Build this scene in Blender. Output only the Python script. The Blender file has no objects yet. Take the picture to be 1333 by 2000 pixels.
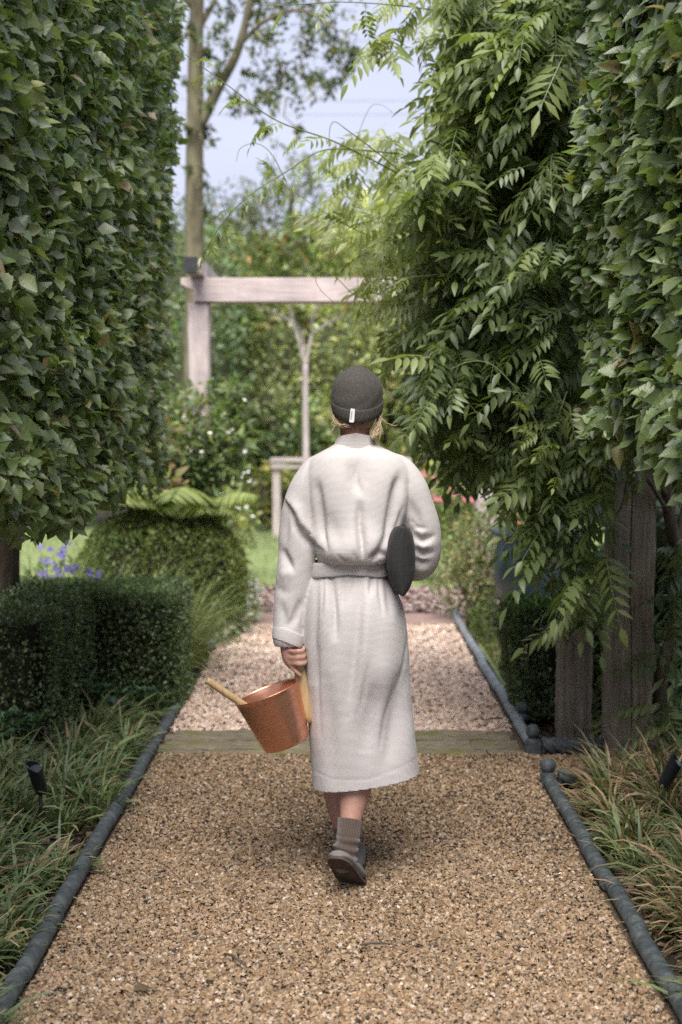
import bpy, bmesh, math, random
import numpy as np
from mathutils import Vector, Matrix, Euler

rng = np.random.default_rng(11)
random.seed(11)
sc = bpy.context.scene
COL = sc.collection
PI = math.pi

# ------------------------------------------------------------------ camera
CAM_H = 1.51
PITCH = math.atan(182 / 2778.0)
cam_d = bpy.data.cameras.new('camera')
cam = bpy.data.objects.new('camera', cam_d)
COL.objects.link(cam)
cam.location = (0, 0, CAM_H)
cam.rotation_euler = (PI / 2 - PITCH, 0, 0)
cam_d.sensor_fit = 'VERTICAL'
cam_d.sensor_height = 36
cam_d.lens = 50
cam_d.clip_end = 800
cam_d.clip_start = 0.05
cam_d.dof.use_dof = True
cam_d.dof.focus_distance = 4.5
cam_d.dof.aperture_fstop = 2.5
sc.camera = cam

# ------------------------------------------------------------------ sky and sun
SUN_EL, SUN_AZ = 60.0, 187.0        # degrees; azimuth clockwise from +Y: behind and to the left
w = bpy.data.worlds.new('World')
sc.world = w
w.use_nodes = True
nt = w.node_tree
nt.nodes.clear()
wo = nt.nodes.new('ShaderNodeOutputWorld')
bg = nt.nodes.new('ShaderNodeBackground')
sky = nt.nodes.new('ShaderNodeTexSky')
sky.sky_type = 'NISHITA'
sky.sun_disc = False
sky.sun_elevation = math.radians(SUN_EL)
sky.sun_rotation = math.radians(SUN_AZ)
sky.dust_density = 5.0
sky.air_density = 1.0
tc = nt.nodes.new('ShaderNodeTexCoord')
nz = nt.nodes.new('ShaderNodeTexNoise')
nz.inputs['Scale'].default_value = 2.2
nz.inputs['Detail'].default_value = 5
mp = nt.nodes.new('ShaderNodeMapping')
mp.inputs['Scale'].default_value = (1, 1, 3.5)
nt.links.new(tc.outputs['Generated'], mp.inputs['Vector'])
nt.links.new(mp.outputs['Vector'], nz.inputs['Vector'])
cr = nt.nodes.new('ShaderNodeValToRGB')          # cloud deck: thin to thick
cr.color_ramp.elements[0].position = 0.30
cr.color_ramp.elements[0].color = (2.5, 2.68, 3.65, 1)
cr.color_ramp.elements[1].position = 0.72
cr.color_ramp.elements[1].color = (3.25, 3.35, 4.05, 1)
nt.links.new(nz.outputs['Fac'], cr.inputs['Fac'])
mx = nt.nodes.new('ShaderNodeMix')
mx.data_type = 'RGBA'
mx.inputs[0].default_value = 0.88
nt.links.new(sky.outputs['Color'], mx.inputs[6])
nt.links.new(cr.outputs['Color'], mx.inputs[7])
nt.links.new(mx.outputs[2], bg.inputs['Color'])
bg.inputs['Strength'].default_value = 0.06
nt.links.new(bg.outputs['Background'], wo.inputs['Surface'])

sun_d = bpy.data.lights.new('sun', 'SUN')
sun_d.energy = 1.5
sun_d.angle = math.radians(45)
sun_d.color = (1.0, 0.965, 0.925)
sun = bpy.data.objects.new('sun', sun_d)
COL.objects.link(sun)
_el, _az = math.radians(SUN_EL), math.radians(SUN_AZ)
_to = Vector((math.sin(_az) * math.cos(_el), math.cos(_az) * math.cos(_el), math.sin(_el)))
sun.rotation_euler = _to.to_track_quat('Z', 'Y').to_euler()
sun.location = _to * 30

sc.view_settings.view_transform = 'Standard'
sc.view_settings.look = 'None'
sc.view_settings.exposure = 2.15
sc.view_settings.gamma = 1.0
sc.view_settings.use_curve_mapping = False
sc.render.engine = 'CYCLES'
sc.cycles.max_bounces = 8
sc.cycles.diffuse_bounces = 4
sc.cycles.transparent_max_bounces = 8
sc.cycles.use_denoising = False
sc.cycles.sample_clamp_indirect = 3.0

# ------------------------------------------------------------------ helpers
F = 2778.0


def PX(x, y, Y):
    """World point at depth Y on the sight line of photo pixel (x, y): used to lay the place out from the photograph."""
    u = (x - 666.5) / F
    v = (1000 - y) / F
    dy = math.cos(PITCH) + v * math.sin(PITCH)
    dz = -math.sin(PITCH) + v * math.cos(PITCH)
    t = Y / dy
    return Vector((u * t, Y, CAM_H + dz * t))


def tag(o, label=None, cat=None, group=None, kind=None):
    if label: o['label'] = label
    if cat: o['category'] = cat
    if group: o['group'] = group
    if kind: o['kind'] = kind
    return o


def empty(name, loc, label=None, cat=None, group=None, rz=0):
    o = bpy.data.objects.new(name, None)
    COL.objects.link(o)
    o.empty_display_size = 0.1
    o.location = loc
    o.rotation_euler = (0, 0, rz)
    return tag(o, label, cat, group)


def link(name, me, mat=None, parent=None):
    if mat is not None and len(me.materials) == 0:
        me.materials.append(mat)
    o = bpy.data.objects.new(name, me)
    COL.objects.link(o)
    if parent is not None:
        o.parent = parent
        o.matrix_parent_inverse = parent_inv(parent)
    return o


def parent_inv(p):
    m = Matrix.Identity(4)
    chain = []
    while p is not None:
        chain.append(p)
        p = p.parent
    for q in reversed(chain):
        m = m @ q.matrix_parent_inverse @ q.matrix_basis
    return m.inverted()


def np_mesh(name, V, T, col=None, luv=None, smooth=True, fattr=None):
    """Mesh from arrays: V (n,3), T (m,3 or 4); col (n,3) and luv (n,3) as point attributes."""
    me = bpy.data.meshes.new(name)
    V = np.asarray(V, np.float32)
    T = np.asarray(T, np.int32)
    k = T.shape[1]
    me.vertices.add(len(V))
    me.vertices.foreach_set('co', V.ravel())
    me.loops.add(T.size)
    me.loops.foreach_set('vertex_index', T.ravel())
    me.polygons.add(len(T))
    me.polygons.foreach_set('loop_start', np.arange(0, T.size, k, dtype=np.int32))
    me.polygons.foreach_set('use_smooth', np.full(len(T), smooth))
    if col is not None:
        a = me.attributes.new('col', 'FLOAT_COLOR', 'POINT')
        c4 = np.ones((len(V), 4), np.float32)
        c4[:, :3] = col
        a.data.foreach_set('color', c4.ravel())
    if luv is not None:
        a = me.attributes.new('luv', 'FLOAT_VECTOR', 'POINT')
        a.data.foreach_set('vector', np.asarray(luv, np.float32).ravel())
    if fattr:
        for nm, arr in fattr.items():
            a = me.attributes.new(nm, 'FLOAT', 'POINT')
            a.data.foreach_set('value', np.asarray(arr, np.float32))
    me.update(calc_edges=True)
    me.validate()
    return me


def norm(a):
    return a / np.maximum(np.linalg.norm(a, axis=-1, keepdims=True), 1e-9)


def frames(along, nrm):
    along = norm(along)
    side = norm(np.cross(along, nrm))
    n2 = np.cross(side, along)
    return np.stack([side, along, n2], axis=-1)


def inst_arrays(T, R, S, P, C, shade=None):
    """Copies of a template (v, tri, uv) with rotation R, size S, place P, colour C."""
    v, tri, uv = T
    n, k = len(P), len(v)
    V = np.einsum('nij,kj->nki', R * np.asarray(S)[:, None, None], v) + P[:, None, :]
    TT = tri[None] + (np.arange(n) * k)[:, None, None]
    Cc = np.repeat(C[:, None, :], k, axis=1)
    L = np.zeros((n, k, 3))
    L[:, :, :2] = uv[None]
    L[:, :, 2] = rng.random(n)[:, None]
    return V.reshape(-1, 3), TT.reshape(-1, 3), Cc.reshape(-1, 3), L.reshape(-1, 3)


def merge_arrays(parts):
    Vs, Ts, Cs, Ls, off = [], [], [], [], 0
    for V, T, C, L in parts:
        Vs.append(V); Ts.append(T + off); Cs.append(C); Ls.append(L)
        off += len(V)
    return np.concatenate(Vs), np.concatenate(Ts), np.concatenate(Cs), np.concatenate(Ls)


def inst_mesh(name, parts, smooth=True):
    V, T, C, L = merge_arrays(parts)
    return np_mesh(name, V, T, C, L, smooth)


def jit(base, n, dv=0.25, dh=0.04):
    """n colours round a base: brightness spread dv, hue spread dh."""
    b = np.asarray(base, float)[None] * np.exp(rng.normal(0, dv, (n, 1)))
    return np.clip(b * (1 + rng.normal(0, dh, (n, 3))), 0.002, 0.95)


def vnoise(P, s, seed=0):
    r = np.random.default_rng(seed)
    out = np.zeros(len(P))
    for k in range(5):
        d = r.normal(0, 1, 3) * s * (1 + 0.5 * k)
        out += np.sin(P @ d + r.uniform(0, 6.28)) / (1 + 0.4 * k)
    return out / 2.6


class MB:
    """Collects quads and tris; build() links ONE mesh object."""
    def __init__(self):
        self.v, self.f = [], []

    def add(self, vs, fs):
        o = len(self.v)
        self.v += [tuple(p) for p in vs]
        self.f += [tuple(i + o for i in f) for f in fs]

    def box(self, x0, x1, y0, y1, z0, z1):
        vs = [(x, y, z) for z in (z0, z1) for y in (y0, y1) for x in (x0, x1)]
        self.add(vs, [(0, 2, 3, 1), (4, 5, 7, 6), (0, 1, 5, 4), (2, 6, 7, 3), (0, 4, 6, 2), (1, 3, 7, 5)])

    def loft(self, rings, cap=True, closed=True):
        k = len(rings[0])
        vs = [p for r in rings for p in r]
        fs = []
        for i in range(len(rings) - 1):
            for j in range(k if closed else k - 1):
                a, b = i * k + j, i * k + (j + 1) % k
                fs.append((a, b, b + k, a + k))
        if cap:
            fs.append(tuple(reversed(range(k))))
            fs.append(tuple((len(rings) - 1) * k + j for j in range(k)))
        self.add(vs, fs)

    def tube(self, pts, rad, sides=6, cap=True):
        pts = [Vector(p) for p in pts]
        if not hasattr(rad, '__len__'):
            rad = [rad] * len(pts)
        rings = []
        ref = None
        for i, p in enumerate(pts):
            d = (pts[min(i + 1, len(pts) - 1)] - pts[max(i - 1, 0)])
            d = d.normalized() if d.length > 1e-9 else Vector((0, 0, 1))
            if ref is None:
                ref = Vector((1, 0, 0)) if abs(d.x) < 0.8 else Vector((0, 1, 0))
            s = (ref - d * ref.dot(d)).normalized()
            ref = s
            t = d.cross(s)
            rings.append([p + (s * math.cos(2 * PI * j / sides) + t * math.sin(2 * PI * j / sides)) * rad[i] for j in range(sides)])
        self.loft(rings, cap)

    def build(self, name, mat, parent=None, smooth=False, bevel=0, angle=None):
        me = bpy.data.meshes.new(name)
        me.from_pydata(self.v, [], self.f)
        bm = bmesh.new()
        bm.from_mesh(me)
        bmesh.ops.recalc_face_normals(bm, faces=bm.faces)
        if bevel:
            bmesh.ops.bevel(bm, geom=[e for e in bm.edges if len(e.link_faces) == 2 and e.calc_face_angle(0) > 0.6], offset=bevel, segments=2, affect='EDGES', clamp_overlap=True)
        bm.to_mesh(me)
        bm.free()
        for p in me.polygons:
            p.use_smooth = smooth
        return link(name, me, mat, parent)


def catmull(pts, n=6):
    """Smooth polyline through points (tuples of any length)."""
    p = [np.asarray(q, float) for q in pts]
    p = [2 * p[0] - p[1]] + p + [2 * p[-1] - p[-2]]
    out = []
    for i in range(1, len(p) - 2):
        for j in range(n):
            t = j / n
            out.append(0.5 * ((2 * p[i]) + (-p[i - 1] + p[i + 1]) * t + (2 * p[i - 1] - 5 * p[i] + 4 * p[i + 1] - p[i + 2]) * t * t + (-p[i - 1] + 3 * p[i] - 3 * p[i + 1] + p[i + 2]) * t ** 3))
    out.append(p[-2])
    return out


# ------------------------------------------------------------------ materials
def new_mat(name):
    m = bpy.data.materials.new(name)
    m.use_nodes = True
    n = m.node_tree
    b = n.nodes['Principled BSDF']
    return m, n, b


def ramp(n, stops):
    r = n.nodes.new('ShaderNodeValToRGB')
    while len(r.color_ramp.elements) < len(stops):
        r.color_ramp.elements.new(0.5)
    for e, (p, c) in zip(r.color_ramp.elements, stops):
        e.position = p
        e.color = (*c, 1)
    return r


def noise(n, scale, detail=4, vec=None, rough=0.6, dist=0.0):
    t = n.nodes.new('ShaderNodeTexNoise')
    t.inputs['Scale'].default_value = scale
    t.inputs['Detail'].default_value = detail
    t.inputs['Roughness'].default_value = rough
    t.inputs['Distortion'].default_value = dist
    if vec is not None:
        n.links.new(vec, t.inputs['Vector'])
    return t


def objco(n, scale=(1, 1, 1)):
    c = n.nodes.new('ShaderNodeTexCoord')
    m = n.nodes.new('ShaderNodeMapping')
    m.inputs['Scale'].default_value = scale
    n.links.new(c.outputs['Object'], m.inputs['Vector'])
    return m.outputs['Vector']


def bump(n, b, src, strength, dist, prev=None):
    u = n.nodes.new('ShaderNodeBump')
    u.inputs['Strength'].default_value = strength
    u.inputs['Distance'].default_value = dist
    n.links.new(src, u.inputs['Height'])
    if prev is not None:
        n.links.new(prev, u.inputs['Normal'])
    n.links.new(u.outputs['Normal'], b.inputs['Normal'])
    return u.outputs['Normal']


def mixc(n, fac, a, b, mode='MIX'):
    m = n.nodes.new('ShaderNodeMix')
    m.data_type = 'RGBA'
    m.blend_type = mode
    for sock, val in ((m.inputs[0], fac), (m.inputs[6], a), (m.inputs[7], b)):
        if hasattr(val, 'is_linked'):
            n.links.new(val, sock)
        elif isinstance(val, tuple):
            sock.default_value = (*val, 1)
        else:
            sock.default_value = val
    return m.outputs[2]


def math_n(n, op, a, b=None):
    m = n.nodes.new('ShaderNodeMath')
    m.operation = op
    for i, v in enumerate((a, b)):
        if v is None:
            continue
        if hasattr(v, 'is_linked'):
            n.links.new(v, m.inputs[i])
        else:
            m.inputs[i].default_value = v
    return m.outputs[0]


def leaf_mat(name, trans=0.3, rough=0.42, veins=True, tint=(1.25, 1.35, 0.55), spec=0.5):
    m, n, b = new_mat(name)
    at = n.nodes.new('ShaderNodeAttribute')
    at.attribute_name = 'col'
    base = at.outputs['Color']
    if veins:
        lu = n.nodes.new('ShaderNodeAttribute')
        lu.attribute_name = 'luv'
        sp = n.nodes.new('ShaderNodeSeparateXYZ')
        n.links.new(lu.outputs['Vector'], sp.inputs[0])
        ax = math_n(n, 'ABSOLUTE', sp.outputs['X'])
        ph = math_n(n, 'SUBTRACT', sp.outputs['Y'], math_n(n, 'MULTIPLY', ax, 0.75))
        s = math_n(n, 'SINE', math_n(n, 'MULTIPLY', ph, 62.0))
        vein = math_n(n, 'MULTIPLY_ADD', s, 0.5)
        vein.node.inputs[2].default_value = 0.5
        bump(n, b, vein, 0.20, 0.0014)
        mid = math_n(n, 'LESS_THAN', ax, 0.012)
        base = mixc(n, math_n(n, 'MULTIPLY', mid, 0.45), base, (0.22, 0.28, 0.12))
        blot = noise(n, 55, 3, vec=objco(n))
        base = mixc(n, math_n(n, 'MULTIPLY', math_n(n, 'GREATER_THAN', blot.outputs['Fac'], 0.70), 0.5), base, (0.16, 0.11, 0.05))
    n.links.new(base, b.inputs['Base Color'])
    b.inputs['Roughness'].default_value = rough
    b.inputs['Specular IOR Level'].default_value = spec
    tr = n.nodes.new('ShaderNodeBsdfTranslucent')
    tcol = mixc(n, 1.0, at.outputs['Color'], tint, 'MULTIPLY')
    n.links.new(tcol, tr.inputs['Color'])
    ms = n.nodes.new('ShaderNodeMixShader')
    ms.inputs[0].default_value = trans
    n.links.new(b.outputs[0], ms.inputs[1])
    n.links.new(tr.outputs[0], ms.inputs[2])
    n.links.new(ms.outputs[0], n.nodes['Material Output'].inputs['Surface'])
    return m


def attr_mat(name, rough=0.8, bumpy=None, spec=0.4):
    m, n, b = new_mat(name)
    at = n.nodes.new('ShaderNodeAttribute')
    at.attribute_name = 'col'
    c = at.outputs['Color']
    if bumpy:
        t = noise(n, bumpy[0], 4, vec=objco(n))
        r = ramp(n, [(0.3, (0.72, 0.72, 0.72)), (0.7, (1.2, 1.2, 1.2))])
        n.links.new(t.outputs['Fac'], r.inputs['Fac'])
        c = mixc(n, 1.0, c, r.outputs['Color'], 'MULTIPLY')
        bump(n, b, t.outputs['Fac'], 0.5, bumpy[1])
    n.links.new(c, b.inputs['Base Color'])
    b.inputs['Roughness'].default_value = rough
    b.inputs['Specular IOR Level'].default_value = spec
    return m


def noise_mat(name, stops, scale=6, rough=0.85, stretch=(1, 1, 1), bdist=0.004, bstr=0.5, detail=6, spec=0.3, metallic=0.0):
    m, n, b = new_mat(name)
    t = noise(n, scale, detail, vec=objco(n, stretch), dist=0.3)
    r = ramp(n, stops)
    n.links.new(t.outputs['Fac'], r.inputs['Fac'])
    n.links.new(r.outputs['Color'], b.inputs['Base Color'])
    b.inputs['Roughness'].default_value = rough
    b.inputs['Specular IOR Level'].default_value = spec
    b.inputs['Metallic'].default_value = metallic
    if bdist:
        bump(n, b, t.outputs['Fac'], bstr, bdist)
    return m


M = {}
M['hornbeam'] = leaf_mat('hornbeam leaf', 0.38, 0.40, True, spec=0.8, tint=(1.3, 1.4, 0.6))
M['wisteria'] = leaf_mat('wisteria leaf', 0.38, 0.40, False, spec=0.55)
M['box'] = leaf_mat('box leaf', 0.30, 0.38, False)
M['softleaf'] = leaf_mat('soft leaf', 0.35, 0.55, False)
M['grass'] = leaf_mat('strap leaf', 0.25, 0.45, False, tint=(1.2, 1.25, 0.7))
M['petal'] = leaf_mat('petal', 0.3, 0.7, False, tint=(1, 1, 1))
M['stone'] = attr_mat('gravel stone', 0.75, (260, 0.0012))
M['chip'] = attr_mat('bark chip', 0.85, (120, 0.002))
M['soil'] = noise_mat('soil', [(0.3, (0.018, 0.013, 0.009)), (0.6, (0.05, 0.036, 0.024)), (0.8, (0.09, 0.065, 0.045))], 28, 0.95, bdist=0.03, bstr=0.8)
M['grit'] = noise_mat('path grit', [(0.3, (0.04, 0.03, 0.02)), (0.5, (0.11, 0.08, 0.052)), (0.7, (0.22, 0.17, 0.115))], 90, 0.95, bdist=0.01, bstr=0.9)
M['turf'] = noise_mat('turf', [(0.3, (0.14, 0.18, 0.065)), (0.6, (0.21, 0.26, 0.10)), (0.8, (0.28, 0.31, 0.14))], 7, 0.95, bdist=0.02)
M['bark'] = noise_mat('bark', [(0.3, (0.035, 0.028, 0.02)), (0.55, (0.10, 0.08, 0.055)), (0.8, (0.19, 0.16, 0.12))], 14, 0.9, (1, 1, 0.25), 0.012, 0.9)
M['palebark'] = noise_mat('pale bark', [(0.3, (0.36, 0.30, 0.28)), (0.6, (0.55, 0.48, 0.46)), (0.8, (0.64, 0.58, 0.56))], 18, 0.85, (1, 1, 0.3), 0.004)
M['mossbark'] = noise_mat('mossy bark', [(0.3, (0.09, 0.075, 0.05)), (0.5, (0.17, 0.15, 0.09)), (0.75, (0.26, 0.25, 0.15))], 7, 0.9, (1, 1, 0.4), 0.02, 0.8)
M['core'] = noise_mat('shaded twig filler', [(0.3, (0.012, 0.014, 0.008)), (0.7, (0.035, 0.035, 0.018))], 40, 0.95, bdist=0.03, bstr=1.0)  # opaque filler for twigs and branches, inner shade put into its dark colour
M['softcore'] = noise_mat('leafy middle', [(0.3, (0.07, 0.08, 0.045)), (0.7, (0.16, 0.175, 0.09))], 14, 0.95, bdist=0.05, bstr=1.0)
M['stem'] = noise_mat('green stem', [(0.3, (0.10, 0.13, 0.045)), (0.7, (0.20, 0.23, 0.09))], 30, 0.6, bdist=0.0)
M['twig'] = noise_mat('twig', [(0.3, (0.05, 0.04, 0.03)), (0.7, (0.15, 0.12, 0.09))], 40, 0.85, bdist=0.002)



def wood_mat(name, stops, axis=0, scale=9, stretch=14, rough=0.85, moss=None, spec=0.25, bd=0.004):
    """Weathered timber: grain stretched along one axis, dark checks, optional moss."""
    m, n, b = new_mat(name)
    s = [stretch, stretch, stretch]
    s[axis] = 0.8
    v = objco(n, tuple(s))
    t = noise(n, scale * 0.6, 8, vec=v, rough=0.7, dist=0.6)
    r = ramp(n, stops)
    n.links.new(t.outputs['Fac'], r.inputs['Fac'])
    c = r.outputs['Color']
    t2 = noise(n, 3.5, 4, vec=objco(n))
    r2 = ramp(n, [(0.3, (0.72, 0.72, 0.72)), (0.7, (1.15, 1.13, 1.1))])
    n.links.new(t2.outputs['Fac'], r2.inputs['Fac'])
    c = mixc(n, 1.0, c, r2.outputs['Color'], 'MULTIPLY')
    if moss:
        t3 = noise(n, moss[1], 6, vec=objco(n), rough=0.7)
        r3 = ramp(n, [(moss[2], (0, 0, 0)), (moss[2] + 0.14, (1, 1, 1))])
        n.links.new(t3.outputs['Fac'], r3.inputs['Fac'])
        c = mixc(n, r3.outputs['Color'], c, moss[0])
    n.links.new(c, b.inputs['Base Color'])
    b.inputs['Roughness'].default_value = rough
    b.inputs['Specular IOR Level'].default_value = spec
    bump(n, b, t.outputs['Fac'], 0.7, bd)
    return m


GREYW = [(0.25, (0.065, 0.052, 0.04)), (0.42, (0.23, 0.195, 0.152)), (0.65, (0.38, 0.335, 0.27)), (0.85, (0.47, 0.425, 0.355))]
PALEW = [(0.25, (0.34, 0.26, 0.24)), (0.45, (0.57, 0.48, 0.46)), (0.7, (0.68, 0.60, 0.585)), (0.88, (0.74, 0.67, 0.66))]
SLEEPW = [(0.28, (0.04, 0.032, 0.022)), (0.45, (0.19, 0.155, 0.105)), (0.65, (0.34, 0.29, 0.21)), (0.85, (0.45, 0.39, 0.30))]
PINKW = [(0.28, (0.12, 0.075, 0.06)), (0.45, (0.28, 0.19, 0.16)), (0.65, (0.40, 0.29, 0.25)), (0.85, (0.48, 0.37, 0.32))]
M['greypost'] = wood_mat('weathered grey post', GREYW, 2, 7, 16, moss=((0.13, 0.14, 0.08), 6, 0.62))
M['palepost'] = wood_mat('bleached timber upright', PALEW, 2, 7, 12)
M['palebeam'] = wood_mat('bleached timber beam', PALEW, 0, 7, 12)
M['palebeam_y'] = wood_mat('bleached timber cross beam', PALEW, 1, 7, 12)
M['sleeper'] = wood_mat('mossy sleeper', SLEEPW, 0, 13, 26, moss=((0.16, 0.17, 0.055), 5, 0.50), bd=0.008)
M['pinksleeper'] = wood_mat('reddish sleeper', PINKW, 0, 8, 14, bd=0.006)

# ------------------------------------------------------------------ ground
g = MB()
g.add([(-400, -60, -0.05), (400, -60, -0.05), (400, 600, -0.05), (-400, 600, -0.05)], [(0, 1, 2, 3)])
tag(g.build('ground', M['soil']), kind='structure')
p = MB()
p.add([(-0.86, 0.2, -0.012), (0.86, 0.2, -0.012), (0.86, 10.45, -0.012), (-0.86, 10.45, -0.012)], [(0, 1, 2, 3)])
# short cross path leading right between the two edging runs
p.add([(0.86, 5.86, -0.012), (1.7, 5.86, -0.012), (1.7, 6.34, -0.012), (0.86, 6.34, -0.012)], [(0, 1, 2, 3)])
tag(p.build('gravel_path', M['grit']), kind='structure')


def sheet(name, poly, z, mat, n=1):
    m_ = MB()
    m_.add([(x, y, z) for x, y in poly], [tuple(range(len(poly)))])
    return tag(m_.build(name, mat), kind='structure')


sheet('lawn', [(-9, 12.7), (9, 12.7), (9, 21), (-9, 21)], -0.02, M['turf'])
sheet('grass_verge', [(0.93, 7.75), (1.7, 7.75), (1.7, 10.4), (0.93, 10.4)], -0.016, M['turf'])
sheet('mulch_bed', [(-2.5, 10.98), (2.5, 10.98), (2.5, 12.72), (-2.5, 12.72)], -0.014,
      noise_mat('mulch', [(0.3, (0.05, 0.03, 0.024)), (0.55, (0.17, 0.11, 0.09)), (0.75, (0.33, 0.24, 0.2))], 60, 0.95, bdist=0.02))


# gravel: angular flint chips
def stone_templates(k=10, jag=0.32):
    """Angular chips: four corners on the ground and a short ridge on top."""
    out = []
    base = np.array([(-0.55, -0.42, 0), (0.55, -0.42, 0), (0.55, 0.42, 0), (-0.55, 0.42, 0), (-0.28, 0.0, 0.58), (0.28, 0.0, 0.58)])
    tri = np.array([(0, 1, 5), (0, 5, 4), (2, 3, 4), (2, 4, 5), (1, 2, 5), (3, 0, 4)])
    for _ in range(k):
        v = base + rng.normal(0, jag * 0.36, (6, 3)) * np.array([1, 1, 0.6])
        v[:, 2] -= 0.1
        out.append((v, tri, v[:, :2]))
    return out


STONES = stone_templates()
STONES_FAR = []
for _v, _t, _u in stone_templates(8):
    _w = np.vstack([_v[:4], (_v[4] + _v[5])[None] / 2])
    STONES_FAR.append((_w, np.array([(0, 1, 4), (1, 2, 4), (2, 3, 4), (3, 0, 4)]), _w[:, :2]))
GRAVEL_PAL = np.array([(0.34, 0.245, 0.145), (0.44, 0.34, 0.22), (0.25, 0.165, 0.09), (0.53, 0.43, 0.32), (0.40, 0.28, 0.20),
                       (0.30, 0.235, 0.165), (0.62, 0.55, 0.46), (0.13, 0.095, 0.065), (0.05, 0.045, 0.042), (0.36, 0.23, 0.11)]) * np.array([0.86, 0.80, 0.755])
GRAVEL_W = np.array([0.24, 0.23, 0.12, 0.11, 0.09, 0.11, 0.03, 0.035, 0.015, 0.04])


def rand_rot(n, tilt=0.5):
    a = norm(np.stack([rng.normal(0, 1, n), rng.normal(0, 1, n), rng.normal(0, tilt * 0.6, n)], 1))
    nr = norm(np.stack([rng.normal(0, tilt, n), rng.normal(0, tilt, n), np.ones(n)], 1))
    return frames(a, nr)


def scatter_stones(areas, pal, wts, smin, smax, z0, tilt=0.75, templates=STONES, lift=0.5):
    parts = []
    for (x0, x1, y0, y1, n) in areas:
        for T in templates:
            k = int(n / len(templates))
            x = rng.uniform(x0, x1, k)
            y = rng.uniform(y0, y1, k)
            s = smin + (smax - smin) * rng.random(k) ** 1.8
            z = z0 + s * 0.25 * lift + rng.random(k) * 0.006
            # gentle footprints and hollows
            z += 0.005 * np.sin(x * 9 + 1.3 * np.sin(y * 4)) * np.sin(y * 7.3)
            c = pal[rng.choice(len(pal), k, p=wts / wts.sum())] * np.exp(rng.normal(0, 0.14, (k, 1)))
            # damp, dusty and littered patches
            q = np.stack([x * 1.3, y, 0 * x], 1)
            pt = np.clip(0.5 + 0.5 * vnoise(q, 3.2, 91) + 0.3 * vnoise(q, 11, 17), 0, 1)
            bits = (rng.random(k) < 0.05 * pt ** 3 + 0.04 * np.exp(-(0.83 - np.abs(x)) / 0.08)) & (np.abs(x) < 0.85)
            c = c * (1.12 - 0.22 * pt)[:, None]
            c[bits] = np.array([0.055, 0.042, 0.03]) * np.exp(rng.normal(0, 0.3, (int(bits.sum()), 1)))
            parts.append(inst_arrays(T, rand_rot(k, tilt), s, np.stack([x, y, z], 1), np.clip(c, 0.01, 0.9)))
    return inst_mesh('gravel', parts, smooth=False)


gm = scatter_stones([(-0.83, 0.83, 3.3, 5.0, 66000), (-0.83, 0.83, 5.0, 6.36, 30000), (0.83, 1.6, 5.88, 6.32, 6000), (-0.83, 0.83, 2.4, 3.25, 4000)],
                    GRAVEL_PAL, GRAVEL_W, 0.0055, 0.0145, -0.008)
tag(link('gravel', gm, M['stone']), 'tan and cream flint gravel covering the near path', 'gravel', kind='stuff')
FAR_LIT_PAL = GRAVEL_PAL * np.array([1.3, 1.3, 1.4]) + np.array([0.26, 0.215, 0.20])  # far stones brightened: daylight outside the hedges is put into their colour
gm = scatter_stones([(-0.83, 0.83, 6.82, 8.4, 17000), (-0.83, 0.83, 8.4, 10.4, 15000)], FAR_LIT_PAL, GRAVEL_W * np.array([1, 1.3, 0.6, 1.6, 1.4, 1, 1.4, 0.5, 0.6, 1]), 0.011, 0.026, -0.008, templates=STONES_FAR)
tag(link('gravel', gm, M['stone']), 'pinkish gravel beyond the mossy sleepers, open daylight put into its colour', 'gravel', kind='stuff')
CHIP = stone_templates(6, 0.45)
CHIP = [(v * np.array([1.2, 0.55, 0.25]), t, u) for v, t, u in CHIP]
gm = scatter_stones([(-1.6, 1.6, 11.0, 12.7, 8500)], np.array([(0.3, 0.2, 0.17), (0.42, 0.32, 0.28), (0.16, 0.1, 0.08), (0.08, 0.05, 0.04), (0.5, 0.42, 0.38)]),
                    np.array([.3, .25, .2, .15, .1]), 0.03, 0.065, -0.008, 0.5, CHIP, 0.8)
tag(link('bark_mulch', gm, M['chip']), 'pinkish bark mulch between the far sleeper and the lawn', 'mulch', kind='stuff')
gm = scatter_stones([(-1.6, -0.86, 3.0, 7.3, 2600), (0.9, 1.7, 3.0, 5.85, 2200), (0.9, 1.6, 6.5, 7.7, 700)],
                    np.array([(0.12, 0.08, 0.05), (0.2, 0.14, 0.09), (0.06, 0.04, 0.03), (0.3, 0.22, 0.15)]), np.array([.3, .3, .25, .15]), 0.012, 0.045, -0.05, 0.5, CHIP, 0.8)
tag(link('leaf_litter', gm, M['chip']), 'brown leaf litter and crumbs of soil under the border grass', 'litter', kind='stuff')

# timber sleepers laid flush across the path
def sleeper_beam(x0, x1, y0, y1, z1, mat, parent, seed, nx=34, ny=5):
    """A worn sleeper: top a grid with checks and rounded, chewed edges."""
    r = np.random.default_rng(seed)
    rings = []
    xs = np.linspace(x0, x1, nx)
    e0, e1 = r.normal(0, 0.004, nx), r.normal(0, 0.004, nx)
    for i, x in enumerate(xs):
        top = [(x, y0 + e0[i] + (y1 - y0) * t, z1 + r.normal(0, 0.0025) - (0.010 if t in (0, 1) else 0)) for t in np.linspace(0, 1, ny)]
        rings.append([(x, y0 + e0[i], z1 - 0.14)] + top + [(x, y1 + e1[i], z1 - 0.14)])
    m_ = MB()
    m_.loft(rings, True)
    return m_.build('beam', mat, parent, smooth=False)


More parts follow.
